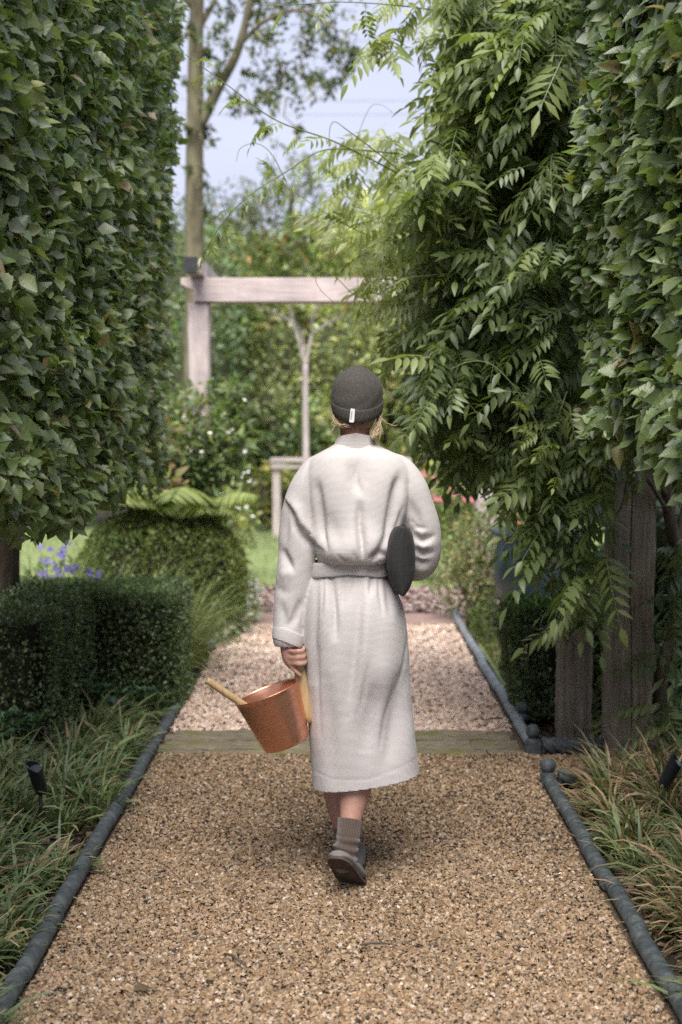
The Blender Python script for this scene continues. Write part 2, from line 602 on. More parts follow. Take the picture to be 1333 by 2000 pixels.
s1 = empty('timber_sleepers', (0, 6.59, 0), 'mossy green grey timber sleepers laid flush across the gravel path', 'sleepers')
yy = 6.350
for i, (wd_, xa, xb) in enumerate([(0.088, -0.80, 0.66), (0.100, -0.84, 0.82), (0.084, -0.82, 0.60), (0.104, -0.84, 0.80), (0.090, -0.80, 0.70)]):
    sleeper_beam(xa, xb, yy, yy + wd_ - 0.007, 0.006 + 0.003 * math.sin(i * 2.3), M['sleeper'], s1, 40 + i, 46, 4)
    if xb < 0.75:
        sleeper_beam(xb + 0.008, 0.825, yy + 0.002, yy + wd_ - 0.009, 0.003, M['sleeper'], s1, 70 + i, 8, 4)
    yy += wd_ + 0.003
s2 = empty('timber_sleepers', (0, 10.7, 0), 'reddish bare timber sleeper across the far end of the gravel', 'sleepers')
for i, (y0, y1) in enumerate([(10.42, 10.70), (10.706, 10.97)]):
    sleeper_beam(-0.98, 0.98, y0, y1, 0.01, M['pinksleeper'], s2, 60 + i)

# ------------------------------------------------------------------ rope-twist edging
M['edging'] = noise_mat('slate grey edging', [(0.25, (0.030, 0.039, 0.042)), (0.5, (0.062, 0.074, 0.077)), (0.68, (0.115, 0.125, 0.12)), (0.82, (0.20, 0.20, 0.17))], 26, 0.58, bdist=0.002, bstr=0.5, spec=0.4)
M['paleedging'] = noise_mat('pale dusty edging', [(0.3, (0.15, 0.17, 0.18)), (0.55, (0.27, 0.29, 0.30)), (0.8, (0.36, 0.37, 0.37))], 18, 0.75, bdist=0.002, spec=0.35)


def rope_section(name, length, R, strands, pitch, amp, ribs=0.0, rib_pitch=0.02, step=0.005, sides=22):
    n = max(4, int(length / step))
    V = []
    for i in range(n + 1):
        s = length * i / n
        end = min(s, length - s)
        er = 1.0 if end > 0.008 else 0.86 + 0.14 * math.sqrt(max(end, 0) / 0.008)
        for j in range(sides):
            a = 2 * PI * j / sides
            ph = strands * a / 2 + PI * strands * s / pitch
            r = R * er * (1 + amp * (abs(math.sin(ph)) - 0.6))
            if ribs:
                r += R * ribs * (abs(math.sin(PI * s / rib_pitch + a * 0.5)) - 0.6)
            V.append((r * math.cos(a), s, r * math.sin(a)))
    Q = []
    for i in range(n):
        for j in range(sides):
            a, b = i * sides + j, i * sides + (j + 1) % sides
            Q.append((a, b, b + sides, a + sides))
    me = np_mesh(name, V, Q, smooth=True)
    bm = bmesh.new(); bm.from_mesh(me); bm.verts.ensure_lookup_table()
    bm.faces.new([bm.verts[j] for j in range(sides)]); bm.faces.new([bm.verts[n * sides + j] for j in reversed(range(sides))])
    bmesh.ops.recalc_face_normals(bm, faces=bm.faces)
    bm.to_mesh(me); bm.free()
    return me


RIB = rope_section('ribbed section', 0.452, 0.0265, 2, 0.05, 0.05, 0.10, 0.021)
SMO = rope_section('smooth section', 0.452, 0.027, 2, 0.11, 0.035, 0.05, 0.016)
ROPE = rope_section('rope section', 0.40, 0.036, 4, 0.24, 0.42, 0)
FARS = rope_section('far section', 0.452, 0.027, 3, 0.09, 0.06, 0, step=0.01, sides=14)


def ball(parent, loc, R=0.032, neck=0.03, mat='edging'):
    m_ = MB()
    prof = [(0.0, R * 1.0), (0.022, R * 1.05), (0.028, R * 0.72), (neck + 0.004, R * 0.62)]
    cz = neck + R * 0.85
    for t in np.linspace(-0.85, 1.5, 9):
        prof.append((cz + R * math.sin(t), R * max(math.cos(t), 0.03)))
    m_.loft([[(loc[0] + r * math.cos(2 * PI * j / 18), loc[1] + r * math.sin(2 * PI * j / 18), loc[2] + z) for j in range(18)] for z, r in prof])
    o = m_.build('finial_ball', M[mat], parent, smooth=True)
    return o


def edging_run(label, x0, y0, x1, y1, me, mat, seclen=0.452, z=0.018, wob=0.004, seed=0):
    r = random.Random(seed)
    root = empty('path_edging', (x0, y0, 0), label, 'edging', 'edging along the gravel path')
    L = math.hypot(x1 - x0, y1 - y0)
    n = max(1, round(L / (seclen + 0.006)))
    ang = math.atan2(-(x1 - x0), y1 - y0)
    for i in range(n):
        t = i / n
        o = bpy.data.objects.new('section', me)
        if not me.materials:
            me.materials.append(M[mat])
        COL.objects.link(o)
        o.parent = root
        o.matrix_parent_inverse = parent_inv(root)
        o.location = (x0 + (x1 - x0) * t + r.uniform(-wob, wob), y0 + (y1 - y0) * t, z + r.uniform(-0.003, 0.003))
        o.rotation_euler = (r.uniform(-0.006, 0.006), 0, ang + r.uniform(-0.008, 0.008))
        o.scale = (1, L / n / seclen * 0.993, 1)
    return root


edging_run('ribbed slate grey rope edging along the left border grass', -0.862, 2.3, -0.862, 7.55, RIB, 'edging', seed=1)
e = edging_run('long slate grey edging along the right border ending in a ball', 0.872, 2.3, 0.862, 5.80, SMO, 'edging', seed=2)
ball(e, (0.862, 5.84, 0.0), 0.033, 0.04)
m_ = MB(); m_.box(0.832, 0.892, 5.805, 5.872, -0.03, 0.045); m_.build('corner_block', M['edging'], e, bevel=0.008)
e2 = edging_run('short rope piece turning right from the near ball, half under grass', 0.905, 5.835, 1.30, 5.835, ROPE, 'edging', 0.40, seed=3)
e3 = edging_run('dark spiral rope edging running right to the post', 0.915, 6.385, 1.22, 6.385, ROPE, 'edging', 0.40, z=0.026, seed=4)
ball(e3, (0.872, 6.385, 0.03), 0.033, 0.035)
m_ = MB(); m_.box(0.838, 0.908, 6.352, 6.42, -0.03, 0.05); m_.build('corner_block', M['edging'], e3, bevel=0.008)
e4 = edging_run('pale dusty edging along the right side of the far gravel', 0.872, 6.47, 0.872, 10.9, FARS, 'paleedging', seed=5)
ball(e4, (0.90, 6.98, 0.02), 0.030, 0.035, 'edging')
edging_run('short pale edging piece at the far left of the gravel', -0.862, 9.3, -0.862, 10.5, FARS, 'paleedging', seed=6)

# ------------------------------------------------------------------ leaf templates
def leaf_T(seg=5, hw=0.30, fold=0.35, curl=0.18, peak=0.42, tooth=0.0, ripple=0.0):
    ts = np.linspace(0, 1, seg + 1)
    v, uv, tri = [], [], []
    for i, t in enumerate(ts):
        a = t / peak if t < peak else (1 - t) / (1 - peak)
        wd = hw * (max(a, 0) ** (0.50 if t < peak else 0.75)) if 0 < t < 1 else 0.012
        if tooth and 0 < i < seg:
            wd *= 1 + tooth * (1 if i % 2 else -1)
        z0 = -curl * t * t
        rp = ripple * math.sin(i * 2.4)
        v += [(-wd, t - 0.10 * wd, z0 + fold * wd + rp * wd), (0, t, z0), (wd, t - 0.10 * wd, z0 + fold * wd - rp * wd)]
        uv += [(-wd, t), (0, t), (wd, t)]
    for i in range(seg):
        a = i * 3
        for k in (0, 1):
            tri += [(a + k, a + k + 1, a + k + 4), (a + k, a + k + 4, a + k + 3)]
    return np.array(v), np.array(tri), np.array(uv)


def join_T(parts):
    V, T, U, o = [], [], [], 0
    for v, t, u in parts:
        V.append(v); T.append(t + o); U.append(u); o += len(v)
    return np.concatenate(V), np.concatenate(T), np.concatenate(U)


def xf_T(T, along, nrm, s, p):
    R = frames(np.array([along], float), np.array([nrm], float))[0]
    return T[0] @ (R.T * s) + np.asarray(p), T[1], T[2]


def strip_T(pts, wd):
    v, tri = [], []
    for i, q in enumerate(pts):
        ww = wd * (1 - 0.7 * i / (len(pts) - 1))
        v += [(q[0] - ww, q[1], q[2]), (q[0] + ww, q[1], q[2])]
        if i:
            a = 2 * i - 2
            tri += [(a, a + 1, a + 3), (a, a + 3, a + 2)]
    v = np.array(v)
    return v, np.array(tri), np.zeros((len(v), 2))


def dia_T(hw, fold, curl, mid=0.45):
    v = np.array([(0, 0, 0), (-hw, mid, fold * hw), (0, 1, -curl), (hw, mid, fold * hw)], float)
    return v, np.array([(0, 3, 2), (0, 2, 1)]), v[:, :2].copy()


def frond_T(pairs=5, droop=0.4, ll=0.33, hw=0.19, seed=0, seg=4, close=0.0, dia=False):
    """Pinnate leaf: rachis along +Y of length 1, leaflets in pairs and one at the tip."""
    r = np.random.default_rng(seed)
    L = dia_T(hw * 1.15, 0.45, 0.16, 0.42) if dia else leaf_T(seg, hw, 0.30, 0.16, 0.40)
    parts = []
    def rp(t): return np.array([0, t, -droop * t * t])
    parts.append(strip_T([rp(t) for t in np.linspace(0, 1, 6)], 0.010))
    for i in range(pairs):
        t = 0.22 + 0.70 * i / (pairs - 0.4)
        sz = ll * (0.85 + 0.3 * math.sin(PI * (i + 0.8) / (pairs + 0.6))) * r.uniform(0.9, 1.1)
        for sgn in (-1, 1):
            al = np.array([sgn * (0.86 - close), 0.45 + close + r.normal(0, 0.08), -0.32 - droop * 0.5 * t + r.normal(0, 0.12)])
            nr = np.array([sgn * 0.25 + r.normal(0, 0.12), r.normal(0, 0.15), 1.0])
            parts.append(xf_T(L, al, nr, sz * r.uniform(0.92, 1.06), rp(t) + np.array([sgn * 0.008, 0, 0])))
    parts.append(xf_T(L, (r.normal(0, 0.1), 1, -2 * droop * 0.8), (0, 0.3, 1), ll * 1.12, rp(1.0)))
    return join_T(parts)


HB = [leaf_T(3, 0.36, 0.30, 0.20, 0.45), leaf_T(3, 0.40, 0.15, 0.05, 0.45, 0, 0.2), leaf_T(3, 0.33, 0.55, 0.40, 0.42)]
HB_FINE = [leaf_T(14, 0.34, 0.28, 0.16, 0.48, 0.045, 0.04), leaf_T(14, 0.32, 0.12, 0.42, 0.45, 0.05, 0.10), leaf_T(14, 0.37, 0.5, 0.08, 0.46, 0.045, 0.08), leaf_T(14, 0.30, 0.7, 0.5, 0.45, 0.05, 0.14)]
TINY = [dia_T(0.32, 0.5, 0.1), dia_T(0.36, 0.25, 0.2), dia_T(0.30, 0.8, 0.0)]
HB_LOW = [leaf_T(2, 0.36, 0.30, 0.20, 0.45), leaf_T(2, 0.38, 0.2, 0.3, 0.45)]
FARL = [dia_T(0.34, 0.6, 0.2), dia_T(0.30, 0.3, 0.35)]
MIDL = [leaf_T(3, 0.30, 0.3, 0.2), leaf_T(3, 0.27, 0.15, 0.4)]
FR = [frond_T(5, 0.30, 0.34, 0.20, 1), frond_T(6, 0.55, 0.30, 0.20, 2), frond_T(5, 0.15, 0.36, 0.19, 3), frond_T(6, 0.85, 0.31, 0.21, 4)]
FR_LOW = [frond_T(5, 0.30, 0.34, 0.20, 1, 2), frond_T(6, 0.55, 0.30, 0.20, 2, 2), frond_T(5, 0.15, 0.36, 0.19, 3, 2), frond_T(6, 0.85, 0.31, 0.21, 4, 2)]
FR_YOUNG = [frond_T(5, 0.45, 0.32, 0.19, 5, 3, 0.1), frond_T(6, 0.30, 0.29, 0.19, 6, 3, 0.0)]


def leaf_objects(parent, tmpls, idx, R, S, P, C, mat, name='leaf', ncol=5):
    """Leaves that can be picked out singly: each an object, sharing a few meshes."""
    meshes = []
    order = np.argsort(C[idx].sum(1))
    for g_ in np.array_split(order, ncol):
        c = np.median(C[idx][g_], axis=0)
        for T in tmpls:
            n_ = len(T[0])
            me = np_mesh(name, T[0], T[1], np.repeat(c[None], n_, 0), np.c_[T[2], np.full(n_, rng.random())])
            me.materials.append(mat)
            meshes.append(me)
    inv = parent_inv(parent)
    rank = np.empty(len(idx), int)
    for gi, g_ in enumerate(np.array_split(order, ncol)):
        rank[g_] = gi
    for k, i in enumerate(idx):
        me = meshes[rank[k] * len(tmpls) + int(rng.integers(len(tmpls)))]
        o = bpy.data.objects.new(name, me)
        COL.objects.link(o)
        o.parent = parent
        o.matrix_parent_inverse = inv
        m4 = np.eye(4)
        m4[:3, :3] = R[i] * S[i]
        m4[:3, 3] = P[i]
        o.matrix_basis = Matrix(m4.tolist())


def in_view(P, mx=0.0):
    """Photo pixel of each point, to choose which pieces show largest."""
    y = P[:, 1]
    u = 666.5 + F * P[:, 0] / y
    v = 818 + F * (CAM_H - P[:, 2]) / y
    return u, v




# ------------------------------------------------------------------ clipped hornbeam hedges on stems
HB_COL = np.array([(0.168, 0.235, 0.085), (0.135, 0.195, 0.082), (0.210, 0.285, 0.100), (0.205, 0.248, 0.140), (0.27, 0.325, 0.120), (0.37, 0.35, 0.11), (0.44, 0.33, 0.20), (0.34, 0.37, 0.24)])
HB_W = np.array([0.30, 0.22, 0.18, 0.12, 0.08, 0.025, 0.012, 0.07])


def hornbeam_hedge(label, name, xf, sgn, thick, y0, y1, z0, z1, n_face, size, lean, trunks, seed, bottom_fn):
    root = empty(name, (xf - sgn * thick / 2, (y0 + y1) / 2, 0), label, 'hedge', 'clipped hornbeam hedges on stems')
    N = np.array([sgn, 0, 0.0])
    # face, far end, bottom
    nf = n_face
    zf = rng.uniform(z0, z1, nf)
    yf = y0 + (y1 - y0) * rng.random(nf)
    yf = np.where((yf < 3.2) & (rng.random(nf) < 0.7), 3.2 + (y1 - 3.2) * rng.random(nf), yf)     # fewer leaves where only a passer-by would look
    zf = zf + (bottom_fn(yf) - z0) * (1 - (zf - z0) / (z1 - z0))
    P = np.stack([np.full(nf, xf), yf, zf], 1)
    Nn = np.repeat(N[None], nf, 0)
    dep = np.abs(rng.normal(0, 0.085, nf))
    P[:, 0] += sgn * (lean * (zf - 1.5) + 0.048 * vnoise(P, 4.0, seed) + 0.028 * vnoise(P, 12, seed + 1) + 0.015 - dep)
    # rounded far edge
    back = np.clip((yf - (y1 - 0.40)) / 0.40, 0, 1)
    P[:, 0] -= sgn * 0.16 * back ** 2 * (1 + 0.6 * vnoise(P, 6, seed + 7))
    ne = int(n_face * 0.07)
    xe = rng.uniform(0, thick, ne)
    ze = rng.uniform(z0, z1, ne)
    Pe = np.stack([xf - sgn * xe, y1 + 0.03 * rng.normal(0, 1, ne) - np.abs(rng.normal(0, 0.06, ne)), ze], 1)
    Ne = np.repeat(np.array([[0, 1.0, 0]]), ne, 0)
    nb = int(n_face * 0.16)
    yb = y0 + (y1 - y0) * rng.random(nb)
    Pb = np.stack([xf - sgn * (rng.random(nb) ** 1.3 * thick), yb, bottom_fn(yb) + rng.normal(0, 0.035, nb) - 0.02], 1)
    Nb = np.repeat(np.array([[sgn * 0.6, 0, -0.5]]), nb, 0)
    P = np.concatenate([P, Pe, Pb])
    Nn = np.concatenate([Nn, Ne, Nb])
    n = len(P)
    dep = np.concatenate([dep, np.full(ne, 0.3), np.full(nb, 0.3)])
    along = Nn * 0.45 + rng.normal(0, 0.62, (n, 3)) + np.array([0, -0.25, -0.18])
    nr = Nn * 0.50 + rng.normal(0, 0.45, (n, 3)) + np.array([0, -0.42, 0.75])
    R = frames(along, nr)
    S = size * np.clip(rng.normal(1, 0.30, n), 0.4, 1.45)
    C = HB_COL[rng.choice(len(HB_COL), n, p=HB_W / HB_W.sum())] * np.exp(rng.normal(0, 0.22, (n, 1)))
    u, v = in_view(P)
    vis = (u > -10) & (u < 1343) & (v > -10) & (v < 1150) & (dep < 0.05) & (P[:, 1] > 1)
    score = np.where(vis, S / P[:, 1] * (1.0 - dep * 4), -1)
    big = np.argsort(-score)[:300]
    rest = np.setdiff1d(np.arange(n), big)
    leaf_objects(root, HB_FINE, big, R, S * 1.05, P, C, M['hornbeam'])
    parts = []
    lo = ((dep[rest] > 0.10) & (dep[rest] < 0.29)) | (P[rest, 1] > 6.3) | (P[rest, 1] < 3.0)
    for k, T in enumerate(HB + HB_LOW):
        ii = rest[~lo][k::len(HB)] if k < len(HB) else rest[lo][k - len(HB)::len(HB_LOW)]
        parts.append(inst_arrays(T, R[ii], S[ii], P[ii], C[ii]))
    o = link('foliage', inst_mesh('foliage', parts), M['hornbeam'], root)
    tag(o, kind='stuff')
    # twigs
    tw = MB()
    r = random.Random(seed)
    for _ in range(170):
        y = r.uniform(max(y0, 3.0), y1 - 0.1)
        z = r.uniform(z0 + 0.1, min(z1, 3.5))
        q = Vector((xf - sgn * 0.28, y, z - 0.12))
        pts = [q]
        for k in range(4):
            q = q + Vector((sgn * 0.075, r.uniform(-0.05, 0.05), r.uniform(-0.01, 0.07)))
            pts.append(q)
        tw.tube(pts, [0.006, 0.005, 0.004, 0.003, 0.0015], 5)
    tag(tw.build('twigs', M['twig'], root, smooth=True), kind='stuff')
    # opaque dark filler inside the hedge, inner shade put into its colour
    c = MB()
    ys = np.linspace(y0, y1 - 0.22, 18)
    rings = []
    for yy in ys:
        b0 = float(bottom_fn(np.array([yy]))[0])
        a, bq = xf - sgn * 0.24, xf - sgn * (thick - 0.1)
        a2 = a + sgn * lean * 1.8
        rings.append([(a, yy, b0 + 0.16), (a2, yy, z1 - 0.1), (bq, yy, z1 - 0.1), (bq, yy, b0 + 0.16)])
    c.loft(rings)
    c.build('inner_filler', M['core'], root)
    for (tx, ty, tr, top) in trunks:
        t = MB()
        pts, rad = [], []
        for k in range(12):
            f_ = k / 11
            pts.append((tx + 0.015 * math.sin(3 * f_ + tx), ty + 0.015 * math.cos(4 * f_), -0.08 + (top + 0.08) * f_))
            rad.append(tr * (1.25 - 0.3 * min(1, f_ * 3)) * (1 + 0.03 * math.sin(9 * f_)))
        t.tube(pts, rad, 14)
        t.build('trunk', M['bark'], root, smooth=True)
    return root


hornbeam_hedge('tall clipped hornbeam hedge with pale sheen filling the left side', 'hornbeam_hedge', -0.955, 1, 0.85, 1.6, 7.9, 1.26, 3.9, 34500, 0.053, 0.045,
               [(-1.68, 6.95, 0.115, 1.6), (-1.40, 4.3, 0.05, 1.6)], 3, lambda y: 1.26 + 0.05 * np.sin(y * 2.1) + 0.03 * np.sin(y * 7))
hornbeam_hedge('tall clipped hornbeam hedge in front of the wisteria at right', 'hornbeam_hedge', 0.955, -1, 0.85, 1.6, 5.75, 1.40, 3.4, 21500, 0.059, 0.03,
               [(1.55, 4.5, 0.05, 1.6)], 8, lambda y: 1.38 + 0.10 * np.clip((y - 4.2), 0, 2) + 0.05 * np.sin(y * 3.1))

# ------------------------------------------------------------------ small-leaved clipped box
def box_leaves(surf, n, size, base, mat, cols=None, tm=TINY, up=0.35, rnd=0.55):
    """surf(n) -> points, outward normals."""
    P, Nn = surf(n)
    along = Nn * 0.8 + rng.normal(0, rnd, (n, 3)) + np.array([0, 0, up])
    nr = Nn * 0.35 + rng.normal(0, 0.6, (n, 3)) + np.array([0, 0, 0.5])
    R = frames(along, nr)
    S = size * np.clip(rng.normal(1, 0.25, n), 0.5, 1.7)
    C = jit(base, n, 0.35, 0.07) if cols is None else cols(P, n)
    return [inst_arrays(T, R[k::len(tm)], S[k::len(tm)], P[k::len(tm)], C[k::len(tm)]) for k, T in enumerate(tm)]


def block_surf(x0, x1, y0, y1, z0, z1, rough=0.02, depth=0.035, rd=0.05, seed=0, faces='xXyYZ'):
    dims = {'x': (y1 - y0) * (z1 - z0), 'X': (y1 - y0) * (z1 - z0), 'y': (x1 - x0) * (z1 - z0), 'Y': (x1 - x0) * (z1 - z0), 'Z': (x1 - x0) * (y1 - y0)}
    wts = np.array([dims[f_] for f_ in faces])
    lo, hi = np.array([x0, y0, z0]), np.array([x1, y1, z1])
    nm = {'x': (-1, 0, 0), 'X': (1, 0, 0), 'y': (0, -1, 0), 'Y': (0, 1, 0), 'Z': (0, 0, 1)}

    def fn(n):
        pick = rng.choice(len(faces), n, p=wts / wts.sum())
        P = lo + rng.random((n, 3)) * (hi - lo)
        Nn = np.zeros((n, 3))
        for i, f_ in enumerate(faces):
            s = pick == i
            Nn[s] = nm[f_]
            ax = 'xyz'.index(f_.lower())
            P[s, ax] = hi[ax] if f_.isupper() else lo[ax]
        c = (lo + hi) / 2
        # round the edges
        q = np.clip(P, lo + rd, hi - rd)
        q[:, 2] = np.clip(P[:, 2], lo[2], hi[2] - rd)
        d = P - q
        dl = np.linalg.norm(d, axis=1, keepdims=True)
        Nn = np.where(dl > 1e-4, d / np.maximum(dl, 1e-4), Nn)
        P = q + Nn * np.minimum(dl, rd)
        off = rough * vnoise(P, 9, seed) + 0.5 * rough * vnoise(P, 26, seed + 3) - np.abs(rng.normal(0, depth, n)) + 0.01
        return P + Nn * off[:, None], Nn
    return fn


def core_block(parent, x0, x1, y0, y1, z0, z1, name='inner_filler'):
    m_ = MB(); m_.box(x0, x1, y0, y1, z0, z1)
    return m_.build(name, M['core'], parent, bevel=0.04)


# left: low box hedge, L-shaped
r_ = empty('box_hedge', (-1.4, 7.4, 0), 'low dark clipped box hedge beside the left border grass', 'hedge')
parts = box_leaves(block_surf(-2.3, -0.84, 7.22, 7.85, 0.02, 0.60, 0.022, 0.03, 0.05, 1), 30000, 0.021, (0.140, 0.190, 0.092), None)
parts += box_leaves(block_surf(-2.6, -1.27, 6.25, 7.25, 0.02, 0.66, 0.03, 0.03, 0.06, 2), 20000, 0.021, (0.125, 0.172, 0.086), None)
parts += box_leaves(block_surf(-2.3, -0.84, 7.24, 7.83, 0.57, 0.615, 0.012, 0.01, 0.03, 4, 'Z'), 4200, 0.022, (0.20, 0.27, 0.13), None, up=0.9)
tag(link('foliage', inst_mesh('foliage', parts), M['box'], r_), kind='stuff')
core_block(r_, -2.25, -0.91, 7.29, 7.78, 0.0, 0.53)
core_block(r_, -2.55, -1.34, 6.33, 7.2, 0.0, 0.59, 'inner_filler')

# right: small box cube beside the post
r_ = empty('box_bush', (1.1, 7.2, 0), 'small dark box bush clipped square beside the short grey post', 'bush')
def bulge(fn, cx, k):
    def g_(n):
        P, Nn = fn(n)
        P[:, 0] -= k * np.sin(np.clip(P[:, 2] / 0.56, 0, 1) * 2.4) * (P[:, 0] < cx)
        return P, Nn
    return g_
parts = box_leaves(bulge(block_surf(0.92, 1.42, 6.98, 7.45, 0.02, 0.55, 0.03, 0.03, 0.06, 5), 1.1, 0.07), 15000, 0.022, (0.125, 0.172, 0.086), None)
parts += box_leaves(bulge(block_surf(0.92, 1.42, 7.0, 7.45, 0.53, 0.57, 0.015, 0.01, 0.03, 6, 'Z'), 1.1, 0.07), 1500, 0.024, (0.09, 0.16, 0.045), None, up=0.9)
tag(link('foliage', inst_mesh('foliage', parts), M['box'], r_), kind='stuff')
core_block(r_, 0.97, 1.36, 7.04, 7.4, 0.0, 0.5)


def ell_surf(c, rad, rough=0.06, depth=0.12, zmin=0.0, power=2.0, seed=0, fr=5.0):
    c, rad = np.array(c, float), np.array(rad, float)

    def fn(n):
        d = norm(rng.normal(0, 1, (int(n * 1.8) + 50, 3)))
        s = (np.abs(d) ** power).sum(1) ** (-1 / power)
        P = d * s[:, None]
        P = P * (1 + rough * vnoise(P, fr, seed) + 0.5 * rough * vnoise(P, fr * 2.7, seed + 5) - np.abs(rng.normal(0, depth, len(P))))[:, None]
        Q = c + P * rad
        Nn = norm(P / rad)
        ok = Q[:, 2] > zmin
        Q, Nn = Q[ok], Nn[ok]
        while len(Q) < n:
            Q = np.concatenate([Q, Q]); Nn = np.concatenate([Nn, Nn])
        return Q[:n], Nn[:n]
    return fn


def lump(parent, c, rad, mat, name='inner_filler', k=0.8, power=2.0, zmin=-0.05):
    V, Q = [], []
    nu, nv = 16, 10
    for i in range(nv + 1):
        a = -PI / 2 + PI * i / nv
        for j in range(nu):
            b = 2 * PI * j / nu
            d = np.array([math.cos(a) * math.cos(b), math.cos(a) * math.sin(b), math.sin(a)])
            s = (np.abs(d) ** power).sum() ** (-1 / power)
            q = np.array(c) + d * s * np.array(rad) * k * (1 + 0.07 * math.sin(3 * b + 4 * a))
            q[2] = max(q[2], zmin)
            V.append(q)
    for i in range(nv):
        for j in range(nu):
            a_, b_ = i * nu + j, i * nu + (j + 1) % nu
            Q.append((a_, b_, b_ + nu, a_ + nu))
    return link(name, np_mesh(name, V, Q), mat, parent)


# left: larger clipped shrub beyond
r_ = empty('box_bush', (-1.25, 10.0, 0), 'large rounded clipped bush with yellowish speckle below the fern', 'bush')
parts = box_leaves(ell_surf((-1.26, 9.95, 0.33), (0.58, 0.52, 0.52), 0.04, 0.05, 0.02, 2.5, 21), 15000, 0.026, (0.19, 0.24, 0.085), None)
parts += box_leaves(ell_surf((-1.26, 9.95, 0.34), (0.59, 0.53, 0.53), 0.04, 0.02, 0.3, 2.5, 21), 2600, 0.028, (0.17, 0.20, 0.055), None)
tag(link('foliage', inst_mesh('foliage', parts), M['box'], r_), kind='stuff')
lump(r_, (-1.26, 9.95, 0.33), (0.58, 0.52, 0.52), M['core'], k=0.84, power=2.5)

# ------------------------------------------------------------------ strappy border grass
def blades_mesh(base, az, L, lean, curve, wd, col, seg=5, name='blades'):
    n = len(base)
    t = np.linspace(0, 1, seg + 1)
    th = lean[:, None] + curve[:, None] * t[None] ** 1.3
    dl = L[:, None] / seg
    hx = np.cumsum(np.sin(th) * dl, 1) - np.sin(th) * dl
    hz = np.cumsum(np.cos(th) * dl, 1) - np.cos(th) * dl
    h = np.stack([np.cos(az), np.sin(az), np.zeros(n)], 1)
    sd = np.stack([-np.sin(az), np.cos(az), np.zeros(n)], 1)
    C0 = base[:, None, :] + h[:, None, :] * hx[:, :, None] + np.array([0, 0, 1.0]) * hz[:, :, None]
    ww = wd[:, None] * (1 - t[None] ** 2.2 * 0.92) * (0.65 + 0.35 * np.minimum(1, t[None] * 4))
    off = sd[:, None, :] * ww[:, :, None]
    tw = rng.normal(0, 0.35, n)
    off = off + (np.array([0, 0, 1.0])[None, None] * (ww * np.sin(tw)[:, None])[:, :, None])
    V = np.stack([C0 - off, C0 + off], 2).reshape(-1, 3)
    k = (seg + 1) * 2
    q = np.array([(2 * i, 2 * i + 1, 2 * i + 3, 2 * i + 2) for i in range(seg)])
    Q = (q[None] + (np.arange(n) * k)[:, None, None]).reshape(-1, 4)
    if col.ndim == 2:
        Cc = np.repeat(col, k, axis=0)
    else:                                           # (n,2,3): base and tip colour of each blade
        f_ = np.clip((t - 0.55) / 0.4, 0, 1)
        cc = col[:, None, 0] * (1 - f_[None, :, None]) + col[:, None, 1] * f_[None, :, None]
        Cc = np.repeat(cc, 2, axis=1).reshape(-1, 3)
    L3 = np.zeros((len(V), 3))
    return np_mesh(name, V, Q, Cc, L3)


def tufts(cs, per, rad, Lm, wd, lean_r, curve_r, colf, bias=None, spread=0.045):
    base, az, L, ln, cv, ww = [], [], [], [], [], []
    for c in cs:
        k = int(per * rng.uniform(0.7, 1.3))
        a = rng.uniform(0, 2 * PI, k)
        if bias is not None:
            a = np.where(rng.random(k) < 0.22, bias + rng.normal(0, 0.7, k), a)
        rr = np.abs(rng.normal(0, spread, k))
        base.append(np.stack([c[0] + rr * np.cos(a), c[1] + rr * np.sin(a), np.full(k, c[2])], 1))
        az.append(a)
        L.append(Lm * c[3] * np.clip(rng.normal(1, 0.22, k), 0.4, 1.5))
        ln.append(np.abs(rng.normal(lean_r[0], lean_r[1], k)))
        cv.append(rng.normal(curve_r[0], curve_r[1], k))
        ww.append(wd * rng.uniform(0.7, 1.2, k))
    base, az, L, ln, cv, ww = [np.concatenate(q) for q in (base, az, L, ln, cv, ww)]
    return blades_mesh(base, az, L, ln, cv, ww, colf(len(base), base))


def lirio_col(dry):
    def fn(n, base):
        g_ = np.array([(0.135, 0.195, 0.075), (0.185, 0.25, 0.092), (0.105, 0.155, 0.07), (0.26, 0.31, 0.14), (0.18, 0.215, 0.125)])[rng.choice(5, n, p=[.3, .25, .2, .13, .12])]
        d_ = np.array([(0.40, 0.27, 0.145), (0.29, 0.175, 0.095), (0.47, 0.35, 0.21), (0.21, 0.13, 0.075)])[rng.choice(4, n)]
        dd = dry(base) if callable(dry) else np.full(n, dry)
        a = rng.random(n)
        whole = a < dd
        tip = a < dd * 2.4 + 0.12
        b = np.where(whole[:, None], d_, g_) * np.exp(rng.normal(0, 0.2, (n, 1)))
        t = np.where((whole | tip)[:, None], d_, g_) * np.exp(rng.normal(0, 0.2, (n, 1)))
        return np.clip(np.stack([b, t], 1), 0.01, 0.8)
    return fn


